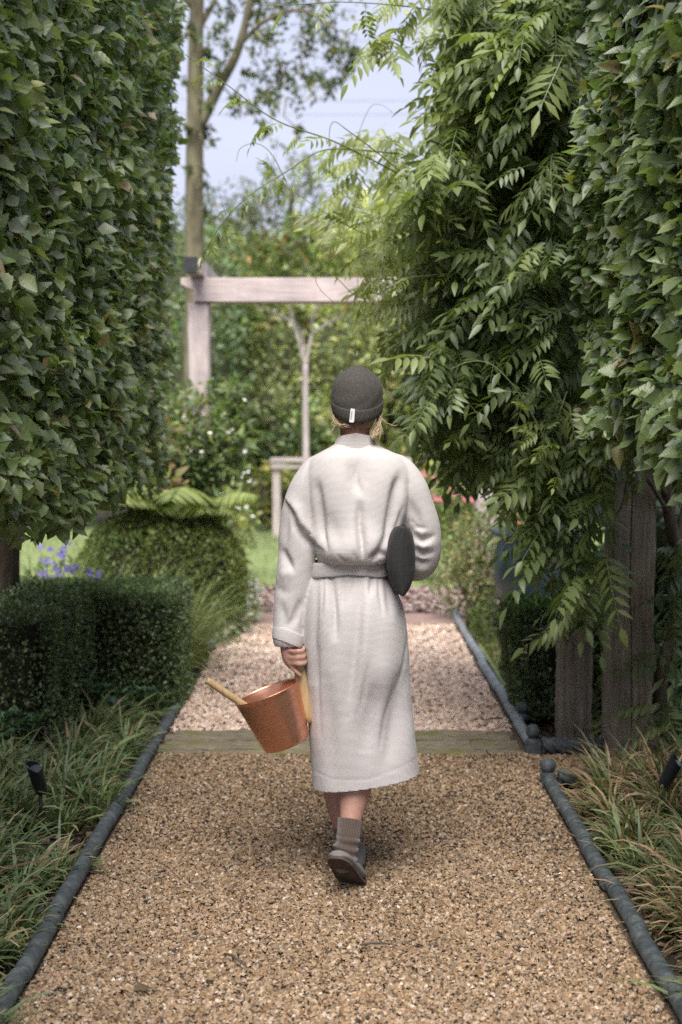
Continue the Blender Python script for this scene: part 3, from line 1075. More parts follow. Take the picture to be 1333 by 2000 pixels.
cs = []
for i in range(30):
    y = 2.75 + 4.35 * i / 29
    for x in (-1.03, -1.18, -1.34, -1.50, -1.68):
        if y > 6.15 and x < -1.3: continue
        if abs(x + 1.13) < 0.1 and 4.7 < y < 5.2: continue
        cs.append((x + rng.normal(0, 0.04), y + rng.normal(0, 0.06), -0.045, (0.72 if x > -1.05 else 1.0) * rng.uniform(0.8, 1.15)))
tag(link('border_grass', tufts(cs, 76, 0.1, 0.25, 0.0074, (0.48, 0.26), (1.5, 0.45), lirio_col(0.05), bias=0.2), M['grass']),
    'green strappy lilyturf border along the left edging', 'border grass', kind='stuff')
cs = []
for i in range(20):
    y = 2.75 + 2.95 * i / 19
    for x in (1.07, 1.21, 1.36, 1.52, 1.70):
        if abs(x - 1.26) < 0.12 and 4.8 < y < 5.35: continue
        cs.append((x + rng.normal(0, 0.04), y + rng.normal(0, 0.06), -0.045, (0.72 if x < 1.1 else 1.05) * rng.uniform(0.8, 1.15)))
for x, y in ((1.12, 5.78), (1.25, 5.85), (1.4, 5.9), (1.3, 5.72), (1.5, 5.95), (1.55, 6.1)):
    cs.append((x, y, -0.045, 0.95))
tag(link('border_grass', tufts(cs, 76, 0.1, 0.25, 0.0070, (0.48, 0.26), (1.5, 0.5), lirio_col(lambda b: 0.20 + 0.20 * np.clip(np.sin(b[:, 1] * 4.2 + b[:, 0] * 3), 0, 1)), bias=PI - 0.2), M['grass']),
    'tawny half dried strappy lilyturf along the right edging', 'border grass', kind='stuff')

# lawn blades, verge blades
def lawn_blades(areas, Lm, cols):
    b = []
    for x0, x1, y0, y1, n in areas:
        b.append(np.stack([rng.uniform(x0, x1, n), rng.uniform(y0, y1, n), np.full(n, -0.02)], 1))
    b = np.concatenate(b)
    n = len(b)
    c = np.asarray(cols)[rng.choice(len(cols), n)] * np.exp(rng.normal(0, 0.2, (n, 1)))
    return blades_mesh(b, rng.uniform(0, 6.28, n), Lm * rng.uniform(0.5, 1.3, n), np.abs(rng.normal(0.3, 0.25, n)), rng.normal(0.7, 0.3, n), np.full(n, 0.003) * rng.uniform(1, 2, n), c, 2)


tag(link('lawn_grass', lawn_blades([(-4, 4, 12.72, 20, 15000)], 0.06, [(0.21, 0.26, 0.10), (0.25, 0.30, 0.12), (0.30, 0.33, 0.16)]), M['grass']),
    'mown bright green lawn beyond the mulch', 'lawn', kind='stuff')
tag(link('verge_grass', lawn_blades([(0.95, 1.68, 7.75, 10.3, 9000)], 0.05, [(0.14, 0.19, 0.045), (0.22, 0.23, 0.08), (0.3, 0.25, 0.12)]), M['grass']),
    'yellowing grass verge strip right of the far gravel', 'grass', kind='stuff')

# light green arching grass mounds behind the low box hedge (left, middle distance)
cs = [(x + rng.normal(0, 0.05), y + rng.normal(0, 0.05), -0.04, rng.uniform(0.85, 1.15)) for x in np.arange(-2.0, -0.95, 0.17) for y in np.arange(8.0, 9.35, 0.2)]
cs += [(-1.0, 7.95, -0.04, 0.55), (-0.98, 8.3, -0.04, 0.8), (-1.0, 8.6, -0.04, 0.9), (-1.0, 9.0, -0.04, 0.9)]
lc = lambda n, b: np.array([(0.17, 0.22, 0.06), (0.24, 0.29, 0.09), (0.30, 0.32, 0.12), (0.12, 0.18, 0.05)])[rng.choice(4, n)] * np.exp(rng.normal(0, 0.2, (n, 1)))
tag(link('arching_grass', tufts(cs, 58, 0.1, 0.62, 0.0045, (0.35, 0.22), (1.35, 0.4), lc, bias=-0.6), M['grass']),
    'pale lime arching grass between the clipped box hedges', 'grass', kind='stuff')

# little whorled spurge shoots at the foot of the box hedge
for i, (x, y, h) in enumerate([(-1.10, 7.0, 0.20), (-1.24, 6.92, 0.24), (-0.98, 7.06, 0.16), (-1.38, 6.15, 0.24), (-1.06, 6.86, 0.14), (-1.5, 6.1, 0.2)]):
    r_ = empty('spurge_plant', (x, y, 0), ['blue green spurge tuft second from the edging at the box hedge foot', 'tallest spurge tuft in front of the box hedge', 'spurge tuft nearest the edging at the box hedge foot',
                                            'spurge tuft against the nearer block of the box hedge', 'lowest spurge tuft in front of the others', 'leftmost spurge tuft in front of the box hedge'][i], 'plant', 'spurge tufts')
    m_ = MB()
    pp = []
    for q in range(5):
        a = 2 * PI * q / 5 + i
        top = np.array([x + 0.07 * math.cos(a), y + 0.06 * math.sin(a), h * rng.uniform(0.7, 1.05)])
        m_.tube([(x, y, -0.05), tuple((np.array([x, y, 0]) + top) / 2), tuple(top)], [0.004, 0.003, 0.002], 5)
        k = 34
        t = rng.random(k) ** 0.7
        P = np.array([x, y, 0.02]) * (1 - t[:, None]) + top * t[:, None]
        az = rng.uniform(0, 6.28, k)
        al = np.stack([np.cos(az), np.sin(az), 0.25 + 0.8 * t], 1)
        pp.append(inst_arrays(MIDL[0], frames(al, np.repeat([[0, 0, 1.0]], k, 0) + rng.normal(0, 0.2, (k, 3))), 0.05 * rng.uniform(0.7, 1.2, k), P, jit((0.07, 0.13, 0.075), k)))
    m_.build('stems', M['stem'], r_, smooth=True)
    link('leaves', inst_mesh('leaves', pp), M['softleaf'], r_)


# ------------------------------------------------------------------ timber posts at right and the wisteria over them
r_ = empty('pergola', (1.2, 6.5, 0), 'weathered grey timber pergola posts at right smothered in wisteria', 'pergola')


def post(parent, x0, x1, y0, y1, z0, z1, mat, seed, crack=True, name='post'):
    """Rough timber post: slightly waney edges and a long drying crack on the front."""
    r = np.random.default_rng(seed)
    rings = []
    nz_ = 26
    cx = x0 + (x1 - x0) * 0.47
    for i in range(nz_):
        z = z0 + (z1 - z0) * i / (nz_ - 1)
        jx = lambda: r.normal(0, 0.0022)
        c_ = 0.006 if crack and 0.06 < i / nz_ < 0.93 else 0.0012
        wx = cx + 0.008 * math.sin(i * 0.55) + r.normal(0, 0.002)
        b = 0.012
        rings.append([(x0 + jx(), y1, z), (x0 + jx(), y0 + b, z), (x0 + b + jx(), y0 + jx() * 0.4, z), (wx - c_ - 0.012, y0 + jx() * 0.3, z), (wx - c_ * 0.5, y0 + 0.001, z), (wx, y0 + (0.028 if crack else 0.002), z),
                      (wx + c_ * 0.5, y0 + 0.001, z), (wx + c_ + 0.012, y0 + jx() * 0.3, z), (x1 - b + jx(), y0 + jx() * 0.4, z), (x1 + jx(), y0 + b, z), (x1 + jx(), y1, z)])
    m_ = MB()
    m_.loft(rings)
    return m_.build(name, mat, parent)


post(r_, 1.205, 1.40, 6.30, 6.49, -0.1, 2.75, M['greypost'], 5)
post(r_, 1.035, 1.19, 6.66, 6.80, -0.1, 0.52, M['greypost'], 6, crack=False)
m_ = MB(); m_.box(1.0, 1.42, 5.9, 8.2, 2.752, 2.90); m_.build('beam', M['greypost'], r_, bevel=0.008)

WI_COL = np.array([(0.128, 0.178, 0.072), (0.158, 0.210, 0.080), (0.100, 0.142, 0.066), (0.21, 0.26, 0.095)])
wi = empty('wisteria', (1.45, 6.55, 0), 'wisteria with hanging pinnate leaves tumbling over the right side', 'climber')
tab_y = [-260, 0, 60, 130, 230, 300, 400, 540, 640, 700, 800, 850, 900, 940]
tab_x = [890, 885, 885, 890, 868, 840, 825, 825, 815, 820, 822, 880, 960, 1040]
N1 = 3000
py = rng.uniform(-110, 900, N1)
xb = np.interp(py, tab_y, tab_x)
px_ = xb + 14 + rng.random(N1) ** 0.95 * (1150 - xb)
Yd = 5.95 + 1.9 * rng.random(N1) ** 1.6 + 0.25 * np.sin(px_ / 60.0) * np.sin(py / 70.0)
Pw = np.array([PX(a, b, c) for a, b, c in zip(px_, py, Yd)])
edge = np.exp(-(px_ - xb) / 90.0)
age = np.clip(edge * rng.uniform(0.1, 1.0, N1) * np.clip((760 - py) / 500, 0, 1) + rng.normal(0, 0.05, N1), 0, 1)
groups = [(Pw, age)]
# bright young growth at the left edge, against the sky
N2 = 150
p2, a2 = [], []
while len(p2) < N2:
    a, b = rng.uniform(575, 830), rng.uniform(235, 660)
    lim = np.interp(b, [235, 330, 420, 520, 600, 660], [720, 610, 645, 690, 735, 745])
    if a < lim or rng.random() > 0.35 + (a - lim) / 160: continue
    p2.append(PX(a, b, rng.uniform(6.3, 7.8))); a2.append(rng.uniform(0.45, 1.0))
for _ in range(26):
    p2.append(PX(rng.uniform(745, 850), rng.uniform(-40, 110), rng.uniform(6.0, 6.8))); a2.append(rng.uniform(0.5, 1))
groups.append((np.array(p2), np.array(a2)))
# sprays in front of the post
N3 = 150
p3 = []
while len(p3) < N3:
    a, b = rng.uniform(1025, 1290), rng.uniform(830, 1215)
    if a < np.interp(b, [830, 900, 960, 1030, 1100, 1215], [1100, 1045, 1035, 1065, 1090, 1125]): continue
    if a > np.interp(b, [830, 890, 930, 1100, 1215], [1290, 1250, 1190, 1185, 1175]): continue
    p3.append(PX(a, b, rng.uniform(5.75, 6.22)))
groups.append((np.array(p3), np.clip(rng.normal(0.08, 0.08, N3), 0, 0.3)))
for _ in range(70):                                  # shoots mingling with the end of the clipped hedge
    p4_ = PX(rng.uniform(1025, 1125), rng.uniform(-30, 850), rng.uniform(5.55, 5.85))
    groups[0] = (np.vstack([groups[0][0], np.array(p4_)[None]]), np.append(groups[0][1], rng.uniform(0, 0.15)))
N4 = 44
p4 = [PX(rng.uniform(1280, 1430), rng.uniform(1040, 1420), rng.uniform(6.05, 6.25)) for _ in range(N4)]
groups.append((np.array(p4), np.zeros(N4)))
N5 = 10
p5 = [PX(rng.uniform(1150, 1215), rng.uniform(1230, 1380), rng.uniform(6.9, 7.1)) for _ in range(N5)]
groups.append((np.array(p5), np.clip(rng.normal(0.15, 0.1, N5), 0, 0.4)))

P = np.concatenate([g_[0] for g_ in groups])
AG = np.concatenate([g_[1] for g_ in groups])
n = len(P)
u, v = in_view(P)
along = np.stack([-0.55 + rng.normal(0, 0.55, n), -0.45 + rng.normal(0, 0.5, n), -0.25 + rng.normal(0, 0.32, n)], 1)
low = np.clip((v - 560) / 300, 0, 1)
hang = low * (P[:, 1] > 6.22)
along[:, 2] -= 0.7 * hang
nr = np.stack([-0.25 + rng.normal(0, 0.3, n), -0.5 - 0.4 * hang + rng.normal(0, 0.3, n), 0.85 + rng.normal(0, 0.25, n)], 1)
R = frames(along, nr)
S = np.where(AG > 0.45, 0.185, 0.195) * np.clip(rng.normal(1, 0.17, n), 0.6, 1.4)
C = WI_COL[rng.choice(4, n, p=[.36, .28, .22, .14])] * np.exp(rng.normal(0, 0.16, (n, 1)))
YC = np.array([(0.36, 0.40, 0.125)]) * np.exp(rng.normal(0, 0.15, (n, 1)))
C = C * (1 - AG[:, None]) + YC * AG[:, None]
vis = (u > 560) & (u < 1333) & (v > 0) & (v < 1480) & ~((u > 1075) & (v < 850))
score = np.where(vis, S / (P[:, 1] - 4.9), -1)
big = np.argsort(-score)[:300]
rest = np.setdiff1d(np.arange(n), big)
leaf_objects(wi, FR, big, R, S, P, C, M['wisteria'], ncol=6)
parts = []
yo = AG[rest] > 0.45
FR_FAR = [frond_T(5, 0.30, 0.34, 0.20, 1, dia=True), frond_T(6, 0.55, 0.30, 0.20, 2, dia=True), frond_T(5, 0.15, 0.36, 0.19, 3, dia=True), frond_T(6, 0.85, 0.31, 0.21, 4, dia=True)]
farw = P[rest, 1] > 6.75
for k, T in enumerate(FR_LOW + FR_FAR):
    ii = (rest[~yo & ~farw] if k < 4 else rest[~yo & farw])[k % 4::4]
    parts.append(inst_arrays(T, R[ii], S[ii], P[ii], C[ii]))
for k, T in enumerate(FR_YOUNG):
    ii = rest[yo][k::2]
    parts.append(inst_arrays(T, R[ii], S[ii], P[ii], C[ii]))
tag(link('foliage', inst_mesh('foliage', parts), M['wisteria'], wi), kind='stuff')

# twisting old stems up the post and branches through the foliage
def stem(parent, pts, r0, r1, mat='twig', name='stem', sides=8, n=6):
    q = catmull(pts, n)
    m_ = MB()
    m_.tube([tuple(a) for a in q], list(np.linspace(r0, r1, len(q))), sides)
    return m_.build(name, M[mat], parent, smooth=True)


stem(wi, [(1.50, 6.48, -0.05), (1.46, 6.42, 0.35), (1.55, 6.40, 0.7), (1.47, 6.33, 1.05), (1.42, 6.28, 1.35), (1.30, 6.25, 1.9), (1.15, 6.3, 2.7)], 0.034, 0.022, 'bark')
stem(wi, [(1.56, 6.50, -0.05), (1.60, 6.44, 0.5), (1.50, 6.36, 0.85), (1.56, 6.40, 1.2), (1.45, 6.3, 1.7), (1.3, 6.4, 2.8)], 0.028, 0.018, 'bark')
stem(wi, [(1.45, 6.30, 1.1), (1.32, 6.24, 1.28), (1.22, 6.22, 1.32), (1.10, 6.15, 1.22), (0.98, 6.05, 1.27)], 0.011, 0.004)
stem(wi, [(1.47, 6.30, 1.25), (1.34, 6.22, 1.42), (1.26, 6.2, 1.30), (1.2, 6.1, 1.12), (1.05, 6.0, 1.02)], 0.010, 0.004)
for (a, b, c, d) in ((1080, 435, 930, 400), (1090, 520, 960, 480), (1085, 540, 1000, 500), (1060, 310, 880, 290), (1000, 330, 830, 270), (1050, 650, 900, 640), (980, 760, 860, 640)):
    stem(wi, [PX(a, b, 6.5), PX((a + c) / 2 + 10, (b + d) / 2 + 8, 6.3), PX(c, d, 6.15)], 0.009, 0.004)
# thin cane slanting down past the pot
stem(wi, [PX(880, 900, 6.4), PX(985, 1015, 6.4), PX(1075, 1130, 6.45)], 0.0045, 0.003)


def shoot(pts, fr_at, size, young=1.0, r=0.003, seed=0, mat='stem'):
    """A long new shoot with young leaves along it; pts are photo pixel and depth."""
    rr = np.random.default_rng(seed)
    q = catmull([tuple(PX(*p)) for p in pts], 8)
    m_ = MB()
    m_.tube([tuple(a) for a in q], list(np.linspace(r, r * 0.4, len(q))), 6)
    so = m_.build('shoot', M[mat], wi, smooth=True)
    if fr_at:
        q = np.array(q)
        idx = [int(f_ * (len(q) - 1)) for f_ in fr_at]
        k = len(idx)
        P_ = q[idx]
        tg = norm(q[np.minimum(np.array(idx) + 1, len(q) - 1)] - q[np.maximum(np.array(idx) - 1, 0)])
        sidev = np.where(np.arange(k) % 2 == 0, 1.0, -1.0)[:, None] * np.array([[0.25, -0.5, 0.25]])
        al = tg * 0.55 + sidev + np.array([0, -0.1, -0.35]) + rr.normal(0, 0.22, (k, 3))
        nr_ = np.array([0.05, -0.45, 0.8]) + rr.normal(0, 0.2, (k, 3))
        S_ = size * rr.uniform(0.75, 1.2, k) * (1.05 - 0.5 * np.array(fr_at))
        C_ = np.array([(0.30, 0.36, 0.10)]) * young + np.array([(0.08, 0.14, 0.045)]) * (1 - young)
        C_ = np.repeat(C_, k, 0) * np.exp(rr.normal(0, 0.12, (k, 1)))
        RR = frames(al, nr_)
        T_ = FR_YOUNG
        o = link('shoot_leaves', inst_mesh('shoot_leaves', [inst_arrays(T_[j % 2], RR[j::2], S_[j::2], P_[j::2], C_[j::2]) for j in (0, 1)]), M['wisteria'], so)


shoot([(840, 375, 6.4), (750, 324, 6.2), (650, 275, 6.05), (540, 235, 5.95), (450, 170, 5.9), (362, 106, 5.9)], [0.25, 0.36, 0.42, 0.5, 0.58, 0.64, 0.72, 0.76, 0.84, 0.9, 0.97], 0.17, 1.0, 0.0042, 1)
shoot([(780, 300, 6.6), (640, 292, 6.4), (560, 335, 6.3), (490, 380, 6.3), (440, 430, 6.3), (395, 498, 6.3)], [0.2, 0.26, 0.33, 0.4, 0.46, 0.52, 0.58, 0.64, 0.7, 0.76, 0.82, 0.87, 0.92, 0.96, 1.0], 0.16, 0.85, 0.0042, 2)
shoot([(900, 28, 6.2), (790, 12, 6.0), (670, 4, 5.9), (560, 10, 5.85), (500, 8, 5.85), (460, -6, 5.85)], [0.1, 0.16, 0.25, 0.34, 0.46, 0.6], 0.15, 0.8, 0.003, 3)
shoot([(830, 375, 6.2), (740, 300, 5.9), (680, 255, 5.8), (655, 238, 5.8), (645, 250, 5.8), (643, 285, 5.8)], [], 0.1, 1, 0.0028, 4)
shoot([(830, 395, 6.0), (810, 370, 5.95), (770, 340, 5.9)], [0.2, 0.6, 0.9], 0.2, 1, 0.003, 5)
shoot([(840, 560, 6.2), (740, 545, 6.0), (700, 578, 5.9), (660, 545, 5.9), (632, 530, 5.9), (617, 545, 5.9), (630, 570, 5.9), (665, 600, 5.9)], [], 0.1, 1, 0.0024, 6)
shoot([(560, 355, 6.3), (530, 300, 6.3), (500, 280, 6.3), (470, 290, 6.3), (462, 315, 6.3)], [], 0.1, 1, 0.0022, 7)
shoot([(1075, 880, 5.6), (1040, 810, 5.55), (1000, 750, 5.5), (960, 712, 5.5), (920, 706, 5.5), (878, 722, 5.5)], [0.03, 0.10, 0.2], 0.11, 0.9, 0.0036, 8)
shoot([(1100, 960, 5.6), (1080, 905, 5.6), (1060, 860, 5.6), (1065, 835, 5.6)], [0.2, 0.4, 0.55, 0.75, 0.95], 0.13, 1.0, 0.003, 9)
shoot([(1075, 670, 5.9), (1010, 655, 5.85), (960, 680, 5.8), (900, 712, 5.8)], [0.1, 0.25, 0.4, 0.5, 0.62, 0.75, 0.88], 0.22, 0.35, 0.004, 10)
shoot([(960, 500, 6.0), (880, 478, 5.9), (820, 450, 5.85), (783, 434, 5.8)], [0.3, 0.55], 0.12, 0.9, 0.0028, 11)
shoot([(950, 530, 6.0), (860, 536, 5.9), (780, 545, 5.85), (735, 560, 5.8)], [0.25, 0.45, 0.6], 0.13, 0.95, 0.0028, 12)
shoot([(1020, 210, 6.0), (1012, 160, 5.95), (1003, 100, 5.95)], [], 0.1, 1, 0.003, 13, 'twig')
shoot([(850, 440, 6.3), (820, 405, 6.3), (800, 398, 6.3), (776, 408, 6.3)], [0.4, 0.7], 0.17, 1.0, 0.003, 14)
shoot([(700, 350, 6.9), (690, 300, 6.9), (720, 215, 6.9), (745, 205, 6.9), (770, 222, 6.9)], [], 0.1, 1, 0.0018, 15)
shoot([(760, 480, 6.8), (660, 430, 6.8), (590, 385, 6.8), (545, 350, 6.8), (520, 300, 6.8)], [0.2, 0.35, 0.5, 0.62, 0.75, 0.9], 0.16, 1.0, 0.003, 16)

# ------------------------------------------------------------------ far pergola arch
r_ = empty('pergola', (0, 10.5, 0), 'pale bleached timber pergola arch spanning the path beyond the person', 'pergola')
post(r_, -1.105, -0.955, 10.35, 10.50, -0.1, 2.345, M['palepost'], 9, crack=False)
post(r_, 0.985, 1.135, 10.35, 10.50, -0.1, 2.345, M['palepost'], 10, crack=False)
m_ = MB()
# beam: two levels, ends cut back at a slant
xa, xb2 = -1.155, 1.19
m_.loft([[(xa, y, 2.525), (xa, y, 2.475), (xa + 0.09, y, 2.43), (xa + 0.09, y, 2.352), (xb2 - 0.09, y, 2.352), (xb2 - 0.09, y, 2.43), (xb2, y, 2.475), (xb2, y, 2.525)] for y in (10.33, 10.52)])
m_.build('beam', M['palebeam'], r_, bevel=0.004)
m_ = MB()
m_.loft([[(-1.085, y0, 2.53), (-0.985, y0, 2.53), (-0.985, y0, 2.53 + h), (-1.085, y0, 2.53 + h)] for y0, h in ((10.12, 0.05), (10.22, 0.125), (12.6, 0.125))])
m_.build('cross_beam', M['palebeam_y'], r_, bevel=0.004)
m_ = MB()
m_.loft([[(0.99, y0, 2.53), (1.09, y0, 2.53), (1.09, y0, 2.53 + h), (0.99, y0, 2.53 + h)] for y0, h in ((10.12, 0.05), (10.22, 0.125), (12.6, 0.125))])
m_.build('cross_beam', M['palebeam_y'], r_, bevel=0.004)
M['darkcap'] = noise_mat('dark metal cap', [(0.3, (0.03, 0.032, 0.035)), (0.7, (0.06, 0.062, 0.065))], 20, 0.5, bdist=0.001)
m_ = MB()
m_.box(-1.10, -1.005, 10.08, 10.118, 2.53, 2.645)
m_.build('end_cap', M['darkcap'], r_, bevel=0.004)

# low timber rail table on the lawn
r_ = empty('timber_table', (0.0, 18.4, 0), 'low bleached timber table standing on the lawn beyond the path', 'table')
m_ = MB(); m_.box(-0.91, 0.9, 18.2, 18.75, 0.955, 1.0); m_.build('table_top', M['palebeam'], r_, bevel=0.004)
m_ = MB(); m_.box(-0.90, 0.89, 18.22, 18.26, 0.87, 0.918); m_.build('rail', M['palebeam'], r_, bevel=0.004)
for xx in (-0.90, 0.69):
    m_ = MB(); m_.box(xx, xx + 0.20, 18.215, 18.262, 0.872, 0.953); m_.build('end_block', M['palebeam'], r_, bevel=0.003)
for xx in (-0.88, 0.78):
    for yy in (18.27, 18.62):
        m_ = MB(); m_.box(xx, xx + 0.095, yy, yy + 0.095, -0.05, 0.953); m_.build('leg', M['palepost'], r_, bevel=0.004)

# ------------------------------------------------------------------ glazed pot
m, nn, b = new_mat('blue green glaze')
t = noise(nn, 3.2, 6, vec=objco(nn, (1, 1, 0.6)))
r = ramp(nn, [(0.3, (0.010, 0.024, 0.030)), (0.5, (0.022, 0.045, 0.055)), (0.68, (0.065, 0.092, 0.105)), (0.82, (0.14, 0.17, 0.185))])
nn.links.new(t.outputs['Fac'], r.inputs['Fac'])
nn.links.new(r.outputs['Color'], b.inputs['Base Color'])
b.inputs['Roughness'].default_value = 0.28
bump(nn, b, noise(nn, 12, 4, vec=objco(nn)).outputs['Fac'], 0.2, 0.004)
M['glaze'] = m
r_ = empty('glazed_pot', (1.36, 9.6, 0), 'large blue green glazed pot behind the wisteria sprays', 'pot')
prof = [(0.19, -0.02), (0.205, 0.02), (0.235, 0.15), (0.275, 0.27), (0.30, 0.285), (0.318, 0.40), (0.328, 0.50), (0.322, 0.60), (0.30, 0.68), (0.285, 0.705), (0.30, 0.715), (0.345, 0.725), (0.352, 0.745), (0.34, 0.765), (0.30, 0.768), (0.285, 0.74), (0.28, 0.66), (0.02, 0.655)]
m_ = MB(); m_.loft([[(1.36 + q * math.cos(2 * PI * j / 40), 9.6 + q * math.sin(2 * PI * j / 40), z) for j in range(40)] for q, z in prof])
m_.build('vessel', M['glaze'], r_, smooth=True)
m_ = MB(); m_.loft([[(1.36 + q * math.cos(2 * PI * j / 24), 9.6 + q * math.sin(2 * PI * j / 24), z) for j in range(24)] for q, z in ((0.275, 0.66), (0.2, 0.70), (0.02, 0.71))])
m_.build('compost', M['soil'], r_)
M['terra'] = noise_mat('orange petals mass', [(0.3, (0.45, 0.14, 0.05)), (0.7, (0.6, 0.25, 0.1))], 20, 0.8, bdist=0)

# ------------------------------------------------------------------ garden spotlights on spikes
m, nn, b = new_mat('black lamp plastic')
b.inputs['Base Color'].default_value = (0.012, 0.014, 0.018, 1)
b.inputs['Roughness'].default_value = 0.38
bump(nn, b, noise(nn, 300, 2, vec=objco(nn)).outputs['Fac'], 0.15, 0.0004)
M['blackplastic'] = m
m, nn, b = new_mat('lamp lens')
b.inputs['Base Color'].default_value = (0.08, 0.09, 0.10, 1)
b.inputs['Roughness'].default_value = 0.12
M['lens'] = m


def spotlight(label, foot, head0, head1, R=0.027):
    root = empty('garden_spotlight', (foot.x, foot.y, 0), label, 'spotlight', 'black garden spotlights')
    a, d = Vector(head0), Vector(head1) - Vector(head0)
    L = d.length
    d.normalize()
    s = d.cross(Vector((0, 1, 0))).normalized()
    t = d.cross(s)
    m_ = MB()
    prof = [(0.0, 0.012), (0.002, R * 0.86), (0.006, R * 0.9), (L * 0.35, R * 0.93), (L * 0.36, R), (L - 0.004, R * 1.04), (L, R * 1.02), (L, R * 0.88), (L - 0.02, R * 0.86), (L - 0.021, 0.01)]
    # the mouth is cut at a slant like a cowl
    rings = []
    for i, (h, q) in enumerate(prof):
        ring = []
        for j in range(24):
            ang = 2 * PI * j / 24
            ext = 0.02 * math.cos(ang) if i in (5, 6, 7) else 0
            ring.append(a + d * (h + ext) + (s * math.cos(ang) + t * math.sin(ang)) * q)
        rings.append(ring)
    m_.loft(rings)
    hd = m_.build('lamp_head', M['blackplastic'], root, smooth=True)
    md = hd.modifiers.new('edge', 'EDGE_SPLIT'); md.split_angle = math.radians(40)
    m_ = MB()
    c = a + d * (L - 0.014)
    m_.loft([[c + d * k + (s * math.cos(2 * PI * j / 20) + t * math.sin(2 * PI * j / 20)) * q for j in range(20)] for k, q in ((0, R * 0.84), (0.003, R * 0.82))])
    m_.build('lens', M['lens'], root)
    m_ = MB()
    m_.tube([(foot.x, foot.y, -0.08), (foot.x, foot.y, foot.z + 0.03), tuple(a + d * 0.01)], [0.003, 0.007, 0.007], 10)
    m_.build('spike', M['blackplastic'], root, smooth=True)
    m_ = MB()
    cc = a - d * 0.004
    m_.tube([tuple(cc + Vector((-0.014, 0, 0))), tuple(cc + Vector((0.014, 0, 0)))], 0.011, 14)
    m_.build('knuckle', M['blackplastic'], root, smooth=True)


spotlight('black garden spotlight on a spike in the left border grass', PX(80, 1597, 5.2), PX(81, 1545, 5.2), PX(68, 1497, 5.14))
spotlight('black garden spotlight tilted right in the right border grass', PX(1296, 1575, 5.3), PX(1297, 1533, 5.3), PX(1322, 1484, 5.26))


# ------------------------------------------------------------------ middle-distance planting
def plant(name, label, cat, blobs, n, size, base, mat='softleaf', tm=None, flowers=None, group=None, stems=True, core=0.0, var=0.3, accents=None, rough=0.16, depth=0.22, up=0.25, rnd=0.7, Ycore=True):
    """A shrub made of several leafy masses; blobs = [(centre, radii)]."""
    tm = tm or MIDL
    c0 = blobs[0][0]
    root = empty(name, (c0[0], c0[1], 0), label, cat, group)
    vol = np.array([b_[1][0] * b_[1][2] + b_[1][1] * b_[1][2] for b_ in blobs])
    parts, tops = [], []
    for i, (c, rd) in enumerate(blobs):
        k = int(n * vol[i] / vol.sum())
        fn = ell_surf(c, rd, rough, depth, 0.01, 2.2, seed=int(abs(c[0] * 37 + c[1] * 11)) + i, fr=4)

        def cols(P, q, fn=fn):
            C_ = jit(base, q, var, 0.07)
            if accents is not None:
                for col_, frac in accents:
                    s_ = (rng.random(q) < frac * (1 + 0.9 * np.sign(vnoise(P, 3.0, 77))))
                    C_[s_] = jit(col_, int(s_.sum()), 0.25, 0.06)
            return C_
        parts += box_leaves(fn, k, size, base, None, cols, tm, up, rnd)
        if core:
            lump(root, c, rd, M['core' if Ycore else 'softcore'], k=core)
    o = link('foliage' if cat not in ('tree',) else 'crown', inst_mesh('foliage', parts), M[mat], root)
    if stems:
        m_ = MB()
        for c, rd in blobs:
            for j in range(3):
                a = j * 2.1 + c[0]
                m_.tube([(c0[0] + 0.05 * math.cos(a), c0[1] + 0.05 * math.sin(a), -0.05), ((c0[0] + c[0]) / 2, (c0[1] + c[1]) / 2, c[2] * 0.5), (c[0] + rd[0] * 0.4 * math.cos(a), c[1] + rd[1] * 0.4 * math.sin(a), c[2] + rd[2] * 0.3)],
                        [0.012 + 0.03 * rd[2], 0.01 + 0.02 * rd[2], 0.006], 7)
        m_.build('stems' if cat != 'tree' else 'trunk', M['bark'], root, smooth=True)
    if flowers:
        fcol, fn_, fsize, fr_pos = flowers
        T = leaf_T(3, 0.42, 0.1, -0.1, 0.6)
        fm = []
        for _ in range(3):                          # three blooms shared by all
            k = 5
            a = np.arange(k) * 2 * PI / k
            al = np.stack([np.cos(a), np.sin(a), 0.25 + rng.normal(0, 0.15, k)], 1)
            fmesh = inst_mesh('flower', [inst_arrays(T, frames(al, np.repeat([[0, 0, 1.0]], k, 0)), np.full(k, fsize), np.zeros((k, 3)), jit(fcol, k, 0.1, 0.03))])
            fmesh.materials.append(M['petal'])
            fm.append(fmesh)
        inv = parent_inv(root)
        for i, q in enumerate(fr_pos):
            fo = bpy.data.objects.new('flower', fm[i % 3])
            COL.objects.link(fo)
            fo.parent = root
            fo.matrix_parent_inverse = inv
            fo.matrix_basis = Matrix.Translation(q) @ Euler((rng.uniform(0.4, 1.3), rng.normal(0, 0.4), rng.normal(0, 0.6))).to_matrix().to_4x4() @ Matrix.Scale(rng.uniform(0.8, 1.25), 4)
    return root


def spots(x0, x1, y0, y1, Y0, Y1, n):
    """n flower places spread over a photo patch and a range of depths."""
    return [tuple(PX(rng.uniform(x0, x1), rng.uniform(y0, y1), rng.uniform(Y0, Y1))) for _ in range(n)]


# violet geraniums behind the low hedge
plant('geranium', 'violet flowering geranium by the left hedge stem', 'flower', [((-1.75, 8.6, 0.38), (0.40, 0.3, 0.25)), ((-1.4, 8.5, 0.34), (0.25, 0.22, 0.2))], 900, 0.05, (0.20, 0.26, 0.11),
      flowers=((0.34, 0.28, 0.60), 5, 0.021, spots(80, 135, 1062, 1140, 8.1, 8.5, 30) + spots(130, 205, 1105, 1150, 8.1, 8.4, 16)))

# fern arching over the clipped bush
fern_root = empty('fern', (-1.12, 10.12, 0), 'tall lime green fern arching over the clipped bush', 'fern')


